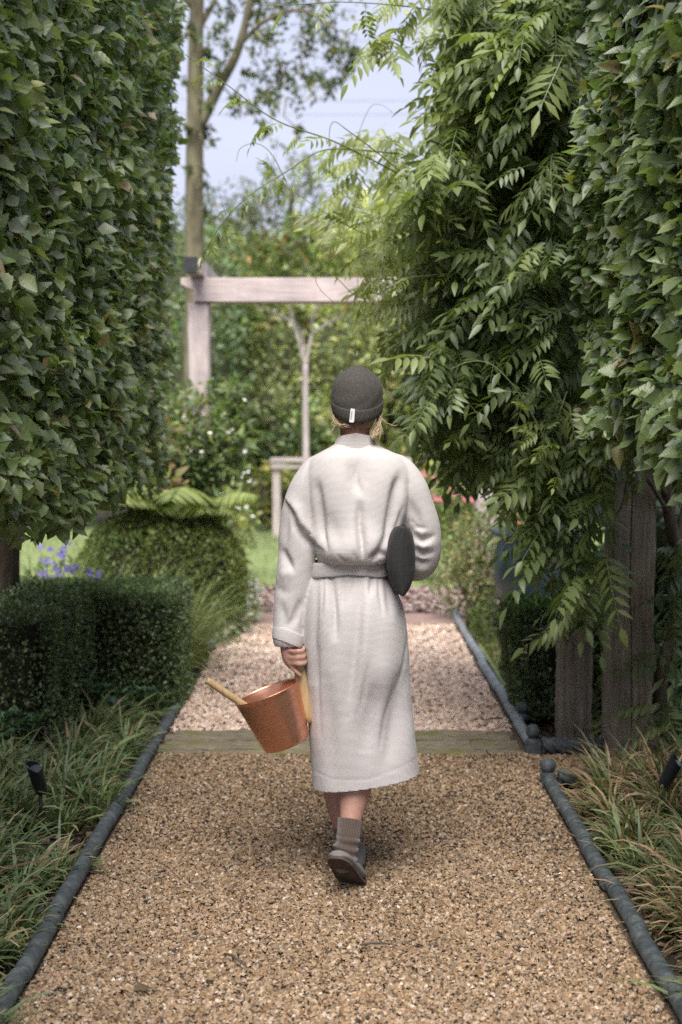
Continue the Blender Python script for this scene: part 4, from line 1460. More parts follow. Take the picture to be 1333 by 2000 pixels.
def fern_frond(base, d, L, rise, parent, seed):
    r = np.random.default_rng(seed)
    d = np.array([d[0], d[1], 0.0]) / np.linalg.norm(d)
    k = 30
    t = np.linspace(0, 1, k)
    th = np.radians(68) - (np.radians(68) + rise) * t ** 1.2
    sx = np.cumsum(np.cos(th)) * L / k
    sz = np.cumsum(np.sin(th)) * L / k
    rach = np.array(base)[None] + d[None] * sx[:, None] + np.array([0, 0, 1.0])[None] * sz[:, None]
    tang = norm(np.gradient(rach, axis=0))
    sd = np.array([-d[1], d[0], 0.0])
    nrm_ = norm(np.cross(np.repeat(sd[None], k, 0), tang))
    nrm_ = np.where(nrm_[:, 2:3] < 0, -nrm_, nrm_)
    sizes = L * 0.30 * np.sin(PI * np.clip(t * 0.92 + 0.08, 0, 1)) ** 0.7
    parts = []
    Lf = leaf_T(4, 0.11, 0.15, 0.25, 0.3)
    for s_ in (-1, 1):
        al = sd[None] * s_ + tang * 0.35 + np.array([0, 0, -0.25]) + r.normal(0, 0.05, (k, 3))
        parts.append(inst_arrays(Lf, frames(al[3:], nrm_[3:]), sizes[3:], rach[3:], jit((0.30, 0.36, 0.12), k - 3, 0.15, 0.04)))
    st = MB(); st.tube([tuple(q) for q in rach[::3]], list(np.linspace(0.006, 0.0015, len(rach[::3]))), 5)
    o = link('frond', inst_mesh('frond', parts), M['softleaf'], parent)
    st.build('stalk', M['stem'], o, smooth=True)


for i in range(26):
    a = [3.1, 2.9, 3.4, 3.7, -2.5, -2.2, -1.9, -1.6, -1.3, -1.0, -0.7, -0.4, -0.1, 0.3, 3.25, -2.35, -2.05, -1.75, -1.45, -1.15, 2.6, 1.2, -2.7, -2.9, -0.85, -0.55][i] + rng.normal(0, 0.08)
    left = math.cos(a) < 0
    fern_frond((-1.12 + rng.normal(0, 0.06), 10.12 + rng.normal(0, 0.06), 0.66), (math.cos(a), math.sin(a)), rng.uniform(0.8, 1.1) if left else rng.uniform(0.55, 0.8), rng.uniform(0.3, 0.8), fern_root, 100 + i)

# climber on the far pergola's left post, with white flowers
plant('climbing_rose', 'glossy climber with pale flowers around the far pergola post', 'climber',
      [((-1.08, 10.3, 1.35), (0.30, 0.22, 0.42)), ((-0.85, 10.25, 1.30), (0.22, 0.2, 0.28)), ((-1.2, 10.3, 0.95), (0.28, 0.2, 0.35)), ((-0.78, 10.3, 1.62), (0.1, 0.1, 0.2))], 2600, 0.062, (0.15, 0.20, 0.085), rough=0.3, depth=0.35,
      accents=[((0.26, 0.31, 0.10), 0.14)], flowers=((0.78, 0.75, 0.66), 5, 0.020, spots(300, 490, 735, 905, 10.0, 10.3, 22)))
plant('hydrangea', 'russet and lime leaved shrub peeping past the left hedge', 'shrub', [((-1.32, 10.0, 1.38), (0.16, 0.16, 0.22)), ((-1.30, 10.0, 1.0), (0.2, 0.2, 0.3))], 520, 0.075, (0.26, 0.26, 0.10), accents=[((0.42, 0.25, 0.14), 0.12)], depth=0.3)
# silver edging plant
plant('lambs_ear', 'silvery white edging plant at the foot of the rounded bush', 'plant', [((-0.82, 10.0, 0.10), (0.16, 0.3, 0.16)), ((-0.80, 10.5, 0.15), (0.2, 0.25, 0.24)), ((-0.86, 9.6, 0.06), (0.12, 0.2, 0.10))], 1500, 0.05, (0.34, 0.37, 0.27), depth=0.3,
      flowers=((0.75, 0.74, 0.70), 5, 0.016, spots(440, 505, 1120, 1200, 10.2, 10.6, 30)))
# white flowering perennials left of the lawn
plant('white_perennials', 'loose white flowering perennials left of the lawn', 'flower', [((-1.15, 12.6, 0.40), (0.28, 0.3, 0.45)), ((-1.05, 13.6, 0.45), (0.22, 0.3, 0.45)), ((-1.5, 13.4, 0.7), (0.4, 0.3, 0.5))], 2400, 0.06, (0.24, 0.29, 0.12), rough=0.25, depth=0.3,
      accents=[((0.34, 0.34, 0.10), 0.15)], flowers=((0.85, 0.84, 0.80), 5, 0.022, spots(430, 500, 905, 1010, 12.3, 13.5, 20)))
plant('yellow_shrub', 'yellow tinged leafy shrub behind the lawn table', 'shrub', [((-0.5, 19.4, 0.5), (1.2, 0.4, 0.45)), ((0.7, 19.4, 0.5), (0.9, 0.4, 0.5))], 2200, 0.10, (0.25, 0.26, 0.07), accents=[((0.42, 0.34, 0.12), 0.2), ((0.08, 0.12, 0.04), 0.2)])

# right side beyond the person
plant('trailing_shrub', 'variegated trailing shrub left of the glazed pot', 'shrub', [((0.98, 10.35, 0.55), (0.20, 0.2, 0.32)), ((0.92, 10.7, 0.30), (0.2, 0.2, 0.3)), ((1.02, 10.0, 0.75), (0.12, 0.12, 0.16)), ((1.02, 9.95, 0.35), (0.10, 0.10, 0.3))], 2800, 0.034, (0.17, 0.21, 0.075), rough=0.3, depth=0.3,
      accents=[((0.42, 0.42, 0.24), 0.22), ((0.35, 0.22, 0.12), 0.05)])
plant('low_herb', 'feathery low green plant at the right corner of the far gravel', 'plant', [((1.03, 9.75, 0.08), (0.14, 0.25, 0.15)), ((1.12, 10.2, 0.1), (0.18, 0.25, 0.2))], 1100, 0.06, (0.13, 0.17, 0.055), tm=[leaf_T(2, 0.1, 0.2, 0.4)])
plant('pink_flower_bush', 'pink flowering bush right of the person beyond the lawn', 'bush', [((1.15, 13.6, 0.75), (0.42, 0.35, 0.42)), ((0.95, 13.3, 0.5), (0.35, 0.3, 0.4)), ((1.5, 13.5, 0.9), (0.4, 0.3, 0.35))], 2600, 0.06, (0.19, 0.24, 0.08), rough=0.25, depth=0.3,
      accents=[((0.36, 0.36, 0.12), 0.2)], flowers=((0.62, 0.22, 0.24), 5, 0.032, spots(820, 930, 925, 985, 13.0, 13.4, 42)))
plant('pot_flowers', 'small orange flowers and leaves growing in the glazed pot', 'flower', [((1.33, 9.55, 0.84), (0.2, 0.18, 0.12))], 420, 0.05, (0.12, 0.17, 0.06), flowers=((0.62, 0.22, 0.08), 5, 0.02, spots(985, 1020, 1000, 1022, 9.25, 9.4, 7)))
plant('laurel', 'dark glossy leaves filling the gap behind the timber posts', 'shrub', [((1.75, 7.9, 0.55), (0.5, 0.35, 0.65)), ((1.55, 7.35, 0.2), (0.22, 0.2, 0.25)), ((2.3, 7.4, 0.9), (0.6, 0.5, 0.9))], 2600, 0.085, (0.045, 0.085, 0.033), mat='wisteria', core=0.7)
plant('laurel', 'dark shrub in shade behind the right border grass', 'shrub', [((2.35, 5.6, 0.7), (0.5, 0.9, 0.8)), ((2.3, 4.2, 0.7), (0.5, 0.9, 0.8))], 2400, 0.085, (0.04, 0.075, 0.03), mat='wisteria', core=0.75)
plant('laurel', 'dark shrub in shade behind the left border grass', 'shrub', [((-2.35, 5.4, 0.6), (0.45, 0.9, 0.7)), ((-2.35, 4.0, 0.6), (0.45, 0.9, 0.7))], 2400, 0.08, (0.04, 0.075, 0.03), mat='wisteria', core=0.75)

# ------------------------------------------------------------------ shrubs and trees behind the garden
def bgs(px, py, Y): return tuple(PX(px, py, Y))


BG = [
    ('evergreen_shrub', 'dark evergreen behind the far pergola post at left', [(bgs(370, 620, 20), (0.9, 0.9, 1.3)), (bgs(360, 760, 19), (0.8, 0.8, 1.3))], 4600, 0.10, (0.055, 0.085, 0.04), None),
    ('berried_shrub', 'rust tinted shrub between the pergola post and the slim tree', [(bgs(455, 600, 21), (0.68, 0.6, 0.94)), (bgs(440, 680, 20.4), (0.57, 0.5, 0.68))], 3600, 0.085, (0.085, 0.115, 0.045), [((0.38, 0.2, 0.09), 0.07)]),
    ('grey_green_shrub', 'soft grey green shrub left of the slim tree trunk', [(bgs(530, 700, 20.8), (0.67, 0.5, 1.0)), (bgs(520, 810, 20.5), (0.62, 0.5, 0.68))], 3600, 0.085, (0.115, 0.145, 0.065), [((0.24, 0.26, 0.14), 0.15)]),
    ('olive_shrub', 'olive green shrub behind the person\'s hat', [(bgs(655, 720, 21), (0.73, 0.6, 1.22)), (bgs(640, 850, 20.6), (0.78, 0.5, 0.56))], 4200, 0.085, (0.12, 0.15, 0.06), [((0.26, 0.29, 0.12), 0.15)]),
    ('dark_shrub', 'deep green shrub low behind the lawn table', [(bgs(560, 850, 20.6), (0.95, 0.6, 0.58)), (bgs(470, 830, 20.8), (0.63, 0.5, 0.74))], 2800, 0.09, (0.05, 0.085, 0.035), None),
    ('hedge_tree', 'mid green tree rising behind the pergola beam at left', [(bgs(430, 560, 24), (1.2, 1.0, 0.9)), (bgs(480, 680, 23), (1.4, 1.0, 1.4))], 4600, 0.12, (0.085, 0.125, 0.05), [((0.30, 0.2, 0.1), 0.02)]),
    ('hedge_tree', 'broad green tree behind the slim tree and the beam', [(bgs(600, 650, 25), (1.7, 1.2, 1.7)), (bgs(560, 540, 26), (1.2, 1.0, 0.7))], 5600, 0.12, (0.105, 0.145, 0.058), [((0.28, 0.2, 0.1), 0.02), ((0.22, 0.26, 0.1), 0.12)]),
    ('hedge_tree', 'light green tree behind the wisteria shoots', [(bgs(720, 600, 24), (1.2, 1.0, 1.6)), (bgs(800, 640, 23), (1.6, 1.0, 2.2))], 5200, 0.12, (0.17, 0.21, 0.075), [((0.3, 0.34, 0.12), 0.2)]),
    ('hedge_tree', 'dark green tree far right hidden behind the wisteria', [((3.2, 21, 1.9), (1.9, 1.2, 2.1)), ((5.6, 20, 2.2), (2.0, 1.2, 2.3))], 4200, 0.13, (0.07, 0.11, 0.045), None),
    ('hedge_tree', 'dark green tree far left behind the tall hedge', [((-4.0, 20, 2.0), (1.7, 1.2, 2.2)), ((-6.5, 19, 2.2), (2.0, 1.2, 2.3))], 4200, 0.13, (0.06, 0.095, 0.04), None),
]
for nm, lab, blobs, n_, sz, base, acc in BG:
    is_tree = nm == 'hedge_tree'
    plant(nm, lab, 'tree' if is_tree else 'shrub', blobs, int(n_ * 1.5), sz, tuple(f_ * q for q, f_ in zip(base, (3.4, 2.9, 3.2))), accents=acc, rough=0.28, depth=0.24, core=0.72, var=0.32, rnd=0.8, tm=FARL, Ycore=False)

# feathery tree against the sky
def branch_tree(name, label, trunk, branches, clumps, n_leaf, size, base, bark, leafmat='softleaf', acc=None, twig_r=0.012, spread=None, group=None, hang=-0.2):
    """Trunk and limbs as tapered tubes; leaves gathered in clumps round twig ends."""
    root = empty(name, (trunk[0][0], trunk[0][1], 0), label, 'tree', group)
    m_ = MB()
    q = catmull([t[:3] for t in trunk], 5)
    m_.tube([tuple(a) for a in q], list(np.interp(np.linspace(0, 1, len(q)), np.linspace(0, 1, len(trunk)), [t[3] for t in trunk])), 12)
    tr = m_.build('trunk', M[bark], root, smooth=True)
    for pts, r0, r1 in branches:
        b_ = MB()
        qq = catmull(pts, 5)
        b_.tube([tuple(a) for a in qq], list(np.linspace(r0, r1, len(qq))), 8)
        b_.build('branch', M[bark], root, smooth=True)
    parts, tw = [], MB()
    for (c, rad, k, src) in clumps:
        c = np.array(c)
        if src is not None:
            s_ = np.array(src)
            midp = (s_ + c) / 2 + rng.normal(0, 0.08, 3)
            tw.tube([tuple(s_), tuple(midp), tuple(c)], [twig_r, twig_r * 0.6, twig_r * 0.3], 5)
        sub = rng.normal(0, 0.55, (max(3, k // 14), 3)) * rad + c
        for sb in sub[:10]:
            tw.tube([tuple(c), tuple((c + sb) / 2 + rng.normal(0, 0.02, 3)), tuple(sb)], [twig_r * 0.35, twig_r * 0.25, twig_r * 0.15], 4)
        w_ = sub[rng.integers(0, len(sub), k)]
        P_ = w_ + rng.normal(0, 0.20, (k, 3)) * rad
        al = rng.normal(0, 0.7, (k, 3)) + np.array([0, 0, hang * 2])
        nr_ = rng.normal(0, 0.6, (k, 3)) + np.array([0, -0.2, 0.6])
        C_ = jit(base, k, 0.3, 0.07)
        if acc is not None:
            s2 = rng.random(k) < acc[1]
            C_[s2] = jit(acc[0], int(s2.sum()), 0.25)
        for j, T in enumerate(MIDL):
            parts.append(inst_arrays(T, frames(al[j::2], nr_[j::2]), size * rng.uniform(0.6, 1.25, len(al[j::2])), P_[j::2], C_[j::2]))
    link('crown', inst_mesh('crown', parts), M[leafmat], root)
    tag(tw.build('twigs', M[bark], root, smooth=True), kind='stuff')
    return root


YT = 16.0
tk = [tuple(PX(380, 1000, YT)), tuple(PX(381, 600, YT)), tuple(PX(380, 380, YT)), tuple(PX(382, 200, YT)), tuple(PX(384, 40, YT)), tuple(PX(392, -160, YT)), tuple(PX(385, -420, YT))]
tk[0] = (tk[0][0], YT, -0.2)
tk = [(*a, r_) for a, r_ in zip(tk, [0.15, 0.115, 0.102, 0.095, 0.08, 0.065, 0.03])]
br = [([PX(388, 250, YT), PX(425, 175, YT), PX(462, 105, YT - 0.1), PX(485, 20, YT - 0.2), PX(505, -120, YT - 0.3)], 0.07, 0.03),
      ([PX(470, 85, YT - 0.1), PX(520, 40, YT - 0.3), PX(590, 20, YT - 0.5), PX(660, 60, YT - 0.7)], 0.03, 0.01),
      ([PX(500, -100, YT - 0.3), PX(580, -60, YT - 0.4), PX(650, 40, YT - 0.5)], 0.025, 0.008),
      ([PX(385, 60, YT), PX(420, 0, YT + 0.2), PX(450, -90, YT + 0.4)], 0.04, 0.02),
      ([PX(382, 20, YT), PX(330, -60, YT), PX(280, -200, YT)], 0.05, 0.02),
      ([PX(430, 165, YT), PX(455, 190, YT - 0.2), PX(480, 230, YT - 0.3)], 0.012, 0.004)]
cl = []
for (x, y, rx, k, sx, sy) in [(520, 70, .22, 90, 480, 40), (560, 130, .22, 100, 520, 40), (610, 95, .22, 110, 590, 20), (655, 85, .2, 100, 640, 45), (680, 130, .14, 50, 660, 60), (655, 165, .12, 60, 640, 110), (600, 165, .2, 90, 590, 60),
                              (540, 195, .18, 80, 540, 120), (505, 150, .18, 70, 480, 90), (495, 220, .15, 60, 480, 225), (460, 190, .1, 40, 455, 190), (420, 70, .18, 60, 400, 50), (450, 20, .2, 70, 430, -20), (440, 115, .12, 40, 460, 105),
                              (560, 20, .25, 120, 560, 25), (630, 30, .22, 100, 620, 30), (510, 10, .22, 90, 500, -60), (690, 95, .10, 40, 665, 60), (415, 275, .06, 16, 390, 260), (405, 200, .08, 20, 392, 220), (415, 145, .1, 24, 395, 150),
                              (580, 250, .08, 26, 560, 190), (530, 250, .1, 30, 520, 200), (600, -60, .4, 180, 560, -70), (500, -120, .4, 180, 500, -120), (380, -120, .4, 160, 390, -120), (300, -180, .4, 160, 290, -190), (395, -300, .5, 200, 388, -300),
                              (372, 60, .09, 40, 380, 60), (400, 100, .09, 40, 386, 100), (370, 160, .08, 36, 380, 160), (398, 250, .07, 30, 386, 250), (368, 250, .07, 30, 378, 250), (372, 400, .09, 40, 380, 400), (392, 370, .09, 40, 384, 370), (395, 320, .07, 26, 385, 320), (398, 420, .07, 26, 388, 410), (365, 330, .06, 20, 376, 330)]:
    c = PX(x, y, YT + rng.uniform(-0.6, 0.3))
    cl.append((tuple(c), rx, int(k * 1.5), tuple(PX(sx, sy, YT - 0.2))))
branch_tree('tall_tree', 'tall mossy trunked tree with sparse hanging leaves against the sky', tk, br, cl, 0, 0.072, (0.10, 0.135, 0.055), 'mossbark', acc=((0.24, 0.22, 0.1), 0.18))

YS = 17.0
tk = [(*PX(598, 1000, YS), 0.044), (*PX(598, 880, YS), 0.040), (*PX(597, 780, YS), 0.036), (*PX(597, 712, YS), 0.036)]
tk[0] = (tk[0][0], YS, -0.1, 0.06)
br = [([PX(597, 716, YS), PX(585, 670, YS), PX(572, 632, YS), PX(545, 615, YS), PX(508, 600, YS), PX(490, 585, YS)], 0.024, 0.008),
      ([PX(597, 716, YS), PX(606, 670, YS), PX(613, 650, YS), PX(640, 632, YS), PX(672, 615, YS), PX(700, 590, YS)], 0.024, 0.008),
      ([PX(575, 640, YS), PX(566, 590, YS + .1), PX(560, 530, YS + .1)], 0.018, 0.006),
      ([PX(595, 690, YS), PX(590, 640, YS + .2), PX(584, 560, YS + .2)], 0.015, 0.006),
      ([PX(612, 655, YS), PX(612, 610, YS - .1), PX(632, 585, YS - .1), PX(640, 530, YS - .1)], 0.018, 0.006)]
cl = []
for (x, y, rx, k) in [(520, 520, .3, 130), (560, 490, .32, 150), (600, 530, .3, 120), (640, 500, .32, 140), (590, 622, .13, 60), (580, 460, .25, 90), (500, 550, .2, 70), (670, 545, .25, 90), (700, 570, .2, 60), (540, 545, .2, 60)]:
    cl.append((tuple(PX(x, y, YS + rng.uniform(-0.4, 0.3))), rx, int(k * 1.5), tuple(PX((x + 598) / 2, max(y + 40, 560), YS))))
branch_tree('slim_tree', 'slim pale trunked young tree forking below the pergola beam', tk, br, cl, 0, 0.10, (0.19, 0.25, 0.075), 'palebark', acc=((0.40, 0.24, 0.09), 0.14), twig_r=0.009)

# sparse tree tops against the sky
def top_tree(label, tk_px, Y, clumps, base, seedn):
    tk = [(*PX(*a, Y), r_) for a, r_ in zip(tk_px, np.linspace(0.09, 0.02, len(tk_px)))]
    tk[0] = (tk[0][0], Y, -0.2, 0.12)
    cl = [(tuple(PX(x, y, Y + rng.uniform(-0.5, 0.5))), rx, k, tuple(PX((x + tk_px[-2][0]) / 2, y + 45, Y))) for x, y, rx, k in clumps]
    return branch_tree('tree', label, tk, [], cl, 0, 0.085, base, 'bark', acc=((0.3, 0.2, 0.1), 0.08), twig_r=0.014, group='thin tree tops on the skyline')


top_tree('thin leafed tree top standing against the sky below the wisteria shoot', [(560, 900), (560, 600), (565, 450), (575, 360)], 22,
         [(530, 330, .3, 60), (570, 380, .5, 170), (520, 400, .45, 150), (610, 360, .4, 130), (560, 430, .6, 220), (630, 420, .5, 200), (500, 440, .5, 170), (600, 330, .25, 60), (545, 360, .3, 90)], (0.15, 0.18, 0.085), 1)
top_tree('low bushy tree top on the skyline beside the tall trunk', [(450, 900), (450, 650), (445, 500), (440, 440)], 23,
         [(420, 440, .5, 200), (460, 450, .55, 220), (400, 470, .5, 180), (490, 470, .5, 200), (440, 410, .35, 100), (475, 420, .3, 80), (370, 460, .5, 160)], (0.12, 0.15, 0.07), 2)
# far wood closing the horizon
P_, parts = None, []
def wood_surf(n):
    x = rng.uniform(-26, 26, n)
    h = 3.0 + 0.5 * np.sin(x * 0.9) + 0.4 * np.sin(x * 2.3 + 1)
    z = h * rng.random(n) ** 0.8
    y = 31 + 1.2 * np.sin(x * 1.3) + np.abs(rng.normal(0, 0.5, n)) + 0.3 * z
    return np.stack([x, y, z], 1), np.repeat([[0, -1.0, 0.4]], n, 0)
tag(link('far_wood', inst_mesh('far_wood', box_leaves(wood_surf, 15000, 0.24, (0.17, 0.20, 0.10), None, None, FARL, rnd=0.9)), M['softleaf']), 'far green wood closing the view behind the garden', 'wood', kind='stuff')
m_ = MB()
xs = np.linspace(-60, 60, 60)
m_.loft([[(x, 33, -0.3), (x, 33.6, 1.3 + 0.4 * math.sin(x * 0.8)), (x, 35.5, 2.6 + 0.5 * math.sin(x * 0.9)), (x, 40, 2.4), (x, 42, -0.3)] for x in xs])
tag(m_.build('bank', M['turf'], smooth=True), kind='structure')

# overhead wires
M['wire'] = noise_mat('wire', [(0.3, (0.16, 0.16, 0.18)), (0.7, (0.2, 0.2, 0.22))], 5, 0.6, bdist=0)
for i, (y, lab) in enumerate([(80, 'topmost faint overhead wire across the sky'), (197, 'middle faint overhead wire across the sky'), (224, 'lowest faint overhead wire across the sky')]):
    c = PX(700, y, 60)
    m_ = MB()
    m_.tube([(x, 60, c.z + 0.0009 * x * x) for x in np.linspace(-60, 60, 25)], 0.011, 5)
    tag(m_.build('overhead_wire', M['wire']), lab, 'wire', 'overhead wires')


# ------------------------------------------------------------------ the person
YP = 4.60


def W(x, y, Y=YP):
    return np.array(PX(x, y, Y))


PXM = F / YP            # photo pixels per metre at the person


def sup_ring(cx, cy, z, rx, ry, k=48, pw=2.3, shear=0.0):
    out = []
    for j in range(k):
        a = 2 * PI * j / k
        c, s = math.cos(a), math.sin(a)
        x = rx * math.copysign(abs(c) ** (2 / pw), c)
        y = ry * math.copysign(abs(s) ** (2 / pw), s)
        out.append((cx + x, cy + y, z + shear * x))
    return out


def chain(mb, pts, sides=20, n=6):
    """Closed tapered limb through (x,y,z,r) points with rounded ends."""
    q = catmull(pts, n)
    P_ = [Vector(a[:3]) for a in q]
    R_ = [float(a[3]) for a in q]
    d0 = (P_[0] - P_[1]).normalized()
    d1 = (P_[-1] - P_[-2]).normalized()
    pre = [(P_[0] + d0 * R_[0] * math.sin(t), R_[0] * math.cos(t)) for t in (1.45, 1.1, 0.7, 0.35)]
    post_ = [(P_[-1] + d1 * R_[-1] * math.sin(t), R_[-1] * math.cos(t)) for t in (0.35, 0.7, 1.1, 1.45)]
    pp = [a for a, _ in pre] + P_ + [a for a, _ in post_]
    rr = [b_ for _, b_ in pre] + R_ + [b_ for _, b_ in post_]
    mb.tube(pp, rr, sides)


def remesh(mb, voxel, smooth, it, keep=None):
    me = bpy.data.meshes.new('tmp')
    me.from_pydata(mb.v, [], mb.f)
    bm = bmesh.new(); bm.from_mesh(me)
    bmesh.ops.recalc_face_normals(bm, faces=bm.faces)
    bm.to_mesh(me); bm.free()
    o = bpy.data.objects.new('tmp', me)
    COL.objects.link(o)
    md = o.modifiers.new('r', 'REMESH')
    md.mode = 'VOXEL'
    md.voxel_size = voxel
    md.adaptivity = 0
    if it:
        ms = o.modifiers.new('s', 'SMOOTH')
        ms.factor = smooth
        ms.iterations = it
    dg = bpy.context.evaluated_depsgraph_get()
    out = bpy.data.meshes.new_from_object(o.evaluated_get(dg))
    bpy.data.objects.remove(o)
    bpy.data.meshes.remove(me)
    return out


def get_v(me):
    a = np.empty(len(me.vertices) * 3, np.float32)
    me.vertices.foreach_get('co', a)
    b_ = np.empty(len(me.vertices) * 3, np.float32)
    me.vertices.foreach_get('normal', b_)
    return a.reshape(-1, 3).astype(float), b_.reshape(-1, 3).astype(float)


def set_v(me, V):
    me.vertices.foreach_set('co', V.astype(np.float32).ravel())
    me.update()


# --- skin, cloth and felt
m, nn, b = new_mat('skin')
t = noise(nn, 60, 4, vec=objco(nn))
r = ramp(nn, [(0.3, (0.40, 0.215, 0.155)), (0.7, (0.48, 0.275, 0.205))])
nn.links.new(t.outputs['Fac'], r.inputs['Fac'])
nn.links.new(r.outputs['Color'], b.inputs['Base Color'])
b.inputs['Roughness'].default_value = 0.5
b.inputs['Subsurface Weight'].default_value = 0.12
b.inputs['Subsurface Radius'].default_value = (0.012, 0.005, 0.003)
b.inputs['Subsurface Scale'].default_value = 0.6
M['skin'] = m

m, nn, b = new_mat('ribbed oatmeal cotton')
at = nn.nodes.new('ShaderNodeAttribute'); at.attribute_name = 'rib'
co = objco(nn)
wob = noise(nn, 9, 3, vec=co)
ph = math_n(nn, 'ADD', math_n(nn, 'MULTIPLY', at.outputs['Fac'], 2 * PI / 0.0036), math_n(nn, 'MULTIPLY', wob.outputs['Fac'], 0.7))
s = math_n(nn, 'SINE', ph)
s01 = math_n(nn, 'MULTIPLY_ADD', s, 0.5); s01.node.inputs[2].default_value = 0.5
fine = noise(nn, 420, 3, vec=co)
yarn = noise(nn, 26, 5, vec=objco(nn, (6, 6, 1)))
lines = math_n(nn, 'POWER', s01, 2.0)
c1 = mixc(nn, lines, (0.590, 0.553, 0.535), (0.510, 0.467, 0.447))
r2 = ramp(nn, [(0.3, (0.98, 0.98, 0.98)), (0.7, (1.01, 1.01, 1.01))])
nn.links.new(yarn.outputs['Fac'], r2.inputs['Fac'])
c1 = mixc(nn, 1.0, c1, r2.outputs['Color'], 'MULTIPLY')
nn.links.new(c1, b.inputs['Base Color'])
b.inputs['Roughness'].default_value = 0.92
b.inputs['Specular IOR Level'].default_value = 0.15
b.inputs['Sheen Weight'].default_value = 0.25
b.inputs['Sheen Roughness'].default_value = 0.5
hgt = math_n(nn, 'ADD', math_n(nn, 'MULTIPLY', s01, -0.8), math_n(nn, 'MULTIPLY', fine.outputs['Fac'], 0.5))
bump(nn, b, hgt, 0.45, 0.0012)
M['robe'] = m


def felt_mat(name, c0, c1, c2, sc_=420):
    m, n, b = new_mat(name)
    t = noise(n, sc_, 4, vec=objco(n), rough=0.75)
    r = ramp(n, [(0.32, c0), (0.52, c1), (0.72, c2)])
    n.links.new(t.outputs['Fac'], r.inputs['Fac'])
    n.links.new(r.outputs['Color'], b.inputs['Base Color'])
    b.inputs['Roughness'].default_value = 0.95
    b.inputs['Specular IOR Level'].default_value = 0.1
    b.inputs['Sheen Weight'].default_value = 0.06
    b.inputs['Sheen Roughness'].default_value = 0.5
    bump(n, b, t.outputs['Fac'], 0.6, 0.0015)
    return m


M['hatfelt'] = felt_mat('charcoal wool felt', (0.022, 0.021, 0.019), (0.072, 0.066, 0.058), (0.19, 0.172, 0.15))
M['cushfelt'] = felt_mat('dark grey cushion felt', (0.018, 0.018, 0.018), (0.040, 0.040, 0.039), (0.085, 0.083, 0.08))
M['slipfelt'] = felt_mat('grey slipper felt', (0.11, 0.10, 0.093), (0.20, 0.185, 0.17), (0.31, 0.29, 0.27))
M['sole'] = noise_mat('brown suede sole', [(0.3, (0.05, 0.035, 0.026)), (0.7, (0.12, 0.085, 0.062))], 40, 0.95, bdist=0.001)

m, nn, b = new_mat('brown ribbed wool sock')
co = objco(nn)
sp = nn.nodes.new('ShaderNodeAttribute'); sp.attribute_name = 'rib'
s = math_n(nn, 'SINE', math_n(nn, 'MULTIPLY', sp.outputs['Fac'], 44.0))
s01 = math_n(nn, 'MULTIPLY_ADD', s, 0.5); s01.node.inputs[2].default_value = 0.5
fz = noise(nn, 380, 4, vec=co)
c1 = mixc(nn, s01, (0.056, 0.038, 0.027), (0.13, 0.091, 0.067))
r2 = ramp(nn, [(0.3, (0.7, 0.7, 0.7)), (0.7, (1.3, 1.3, 1.3))])
nn.links.new(fz.outputs['Fac'], r2.inputs['Fac'])
nn.links.new(mixc(nn, 1.0, c1, r2.outputs['Color'], 'MULTIPLY'), b.inputs['Base Color'])
b.inputs['Roughness'].default_value = 0.95
b.inputs['Sheen Weight'].default_value = 0.3
bump(nn, b, math_n(nn, 'ADD', s01, fz.outputs['Fac']), 0.7, 0.0016)
M['sock'] = m

m, nn, b = new_mat('blonde hair')
t = noise(nn, 40, 3, vec=objco(nn, (8, 8, 1)))
r = ramp(nn, [(0.3, (0.32, 0.22, 0.12)), (0.55, (0.52, 0.40, 0.25)), (0.8, (0.68, 0.57, 0.40))])
nn.links.new(t.outputs['Fac'], r.inputs['Fac'])
nn.links.new(r.outputs['Color'], b.inputs['Base Color'])
b.inputs['Roughness'].default_value = 0.42
M['hair'] = m

person = empty('person', (0.03, YP, 0), 'person seen from behind in pale ribbed robe and dark felt hat walking away', 'person')

# --- body: one continuous skin surface
bd = MB()
def wr(x, y, Y, rpx): return (*W(x, y, Y), rpx / PXM)
# trunk, neck, head
chain(bd, [wr(688, 1180, 4.63, 50), wr(688, 1110, 4.63, 44), wr(692, 1030, 4.63, 48), wr(695, 960, 4.63, 50), wr(695, 915, 4.62, 36)], 24)
chain(bd, [wr(693, 900, 4.61, 34), wr(693, 860, 4.60, 29), wr(694, 825, 4.60, 29)], 24)
hc = W(698, 785, 4.62)
hv = []
for i in range(17):
    a = -PI / 2 + PI * i / 16
    hv.append([(hc[0] + 0.072 * math.cos(a) * math.cos(2 * PI * j / 28), hc[1] + 0.09 * math.cos(a) * math.sin(2 * PI * j / 28), hc[2] + 0.105 * math.sin(a)) for j in range(28)])
hv[0] = [(p_[0], p_[1], hc[2] - 0.105) for p_ in hv[0]]
bd.loft(hv)
# face on the far side: jaw, nose, lips, ears
chain(bd, [(hc[0], hc[1] + 0.02, hc[2] - 0.06, 0.055), (hc[0], hc[1] + 0.055, hc[2] - 0.085, 0.038)], 18)
chain(bd, [(hc[0], hc[1] + 0.083, hc[2] + 0.012, 0.009), (hc[0], hc[1] + 0.104, hc[2] - 0.028, 0.012)], 10)
chain(bd, [(hc[0] - 0.018, hc[1] + 0.088, hc[2] - 0.058, 0.006), (hc[0], hc[1] + 0.094, hc[2] - 0.058, 0.008), (hc[0] + 0.018, hc[1] + 0.088, hc[2] - 0.058, 0.006)], 8)
for sg in (-1, 1):
    chain(bd, [(hc[0] + sg * 0.072, hc[1] - 0.005, hc[2] + 0.02, 0.010), (hc[0] + sg * 0.074, hc[1] - 0.005, hc[2] - 0.03, 0.008)], 10)
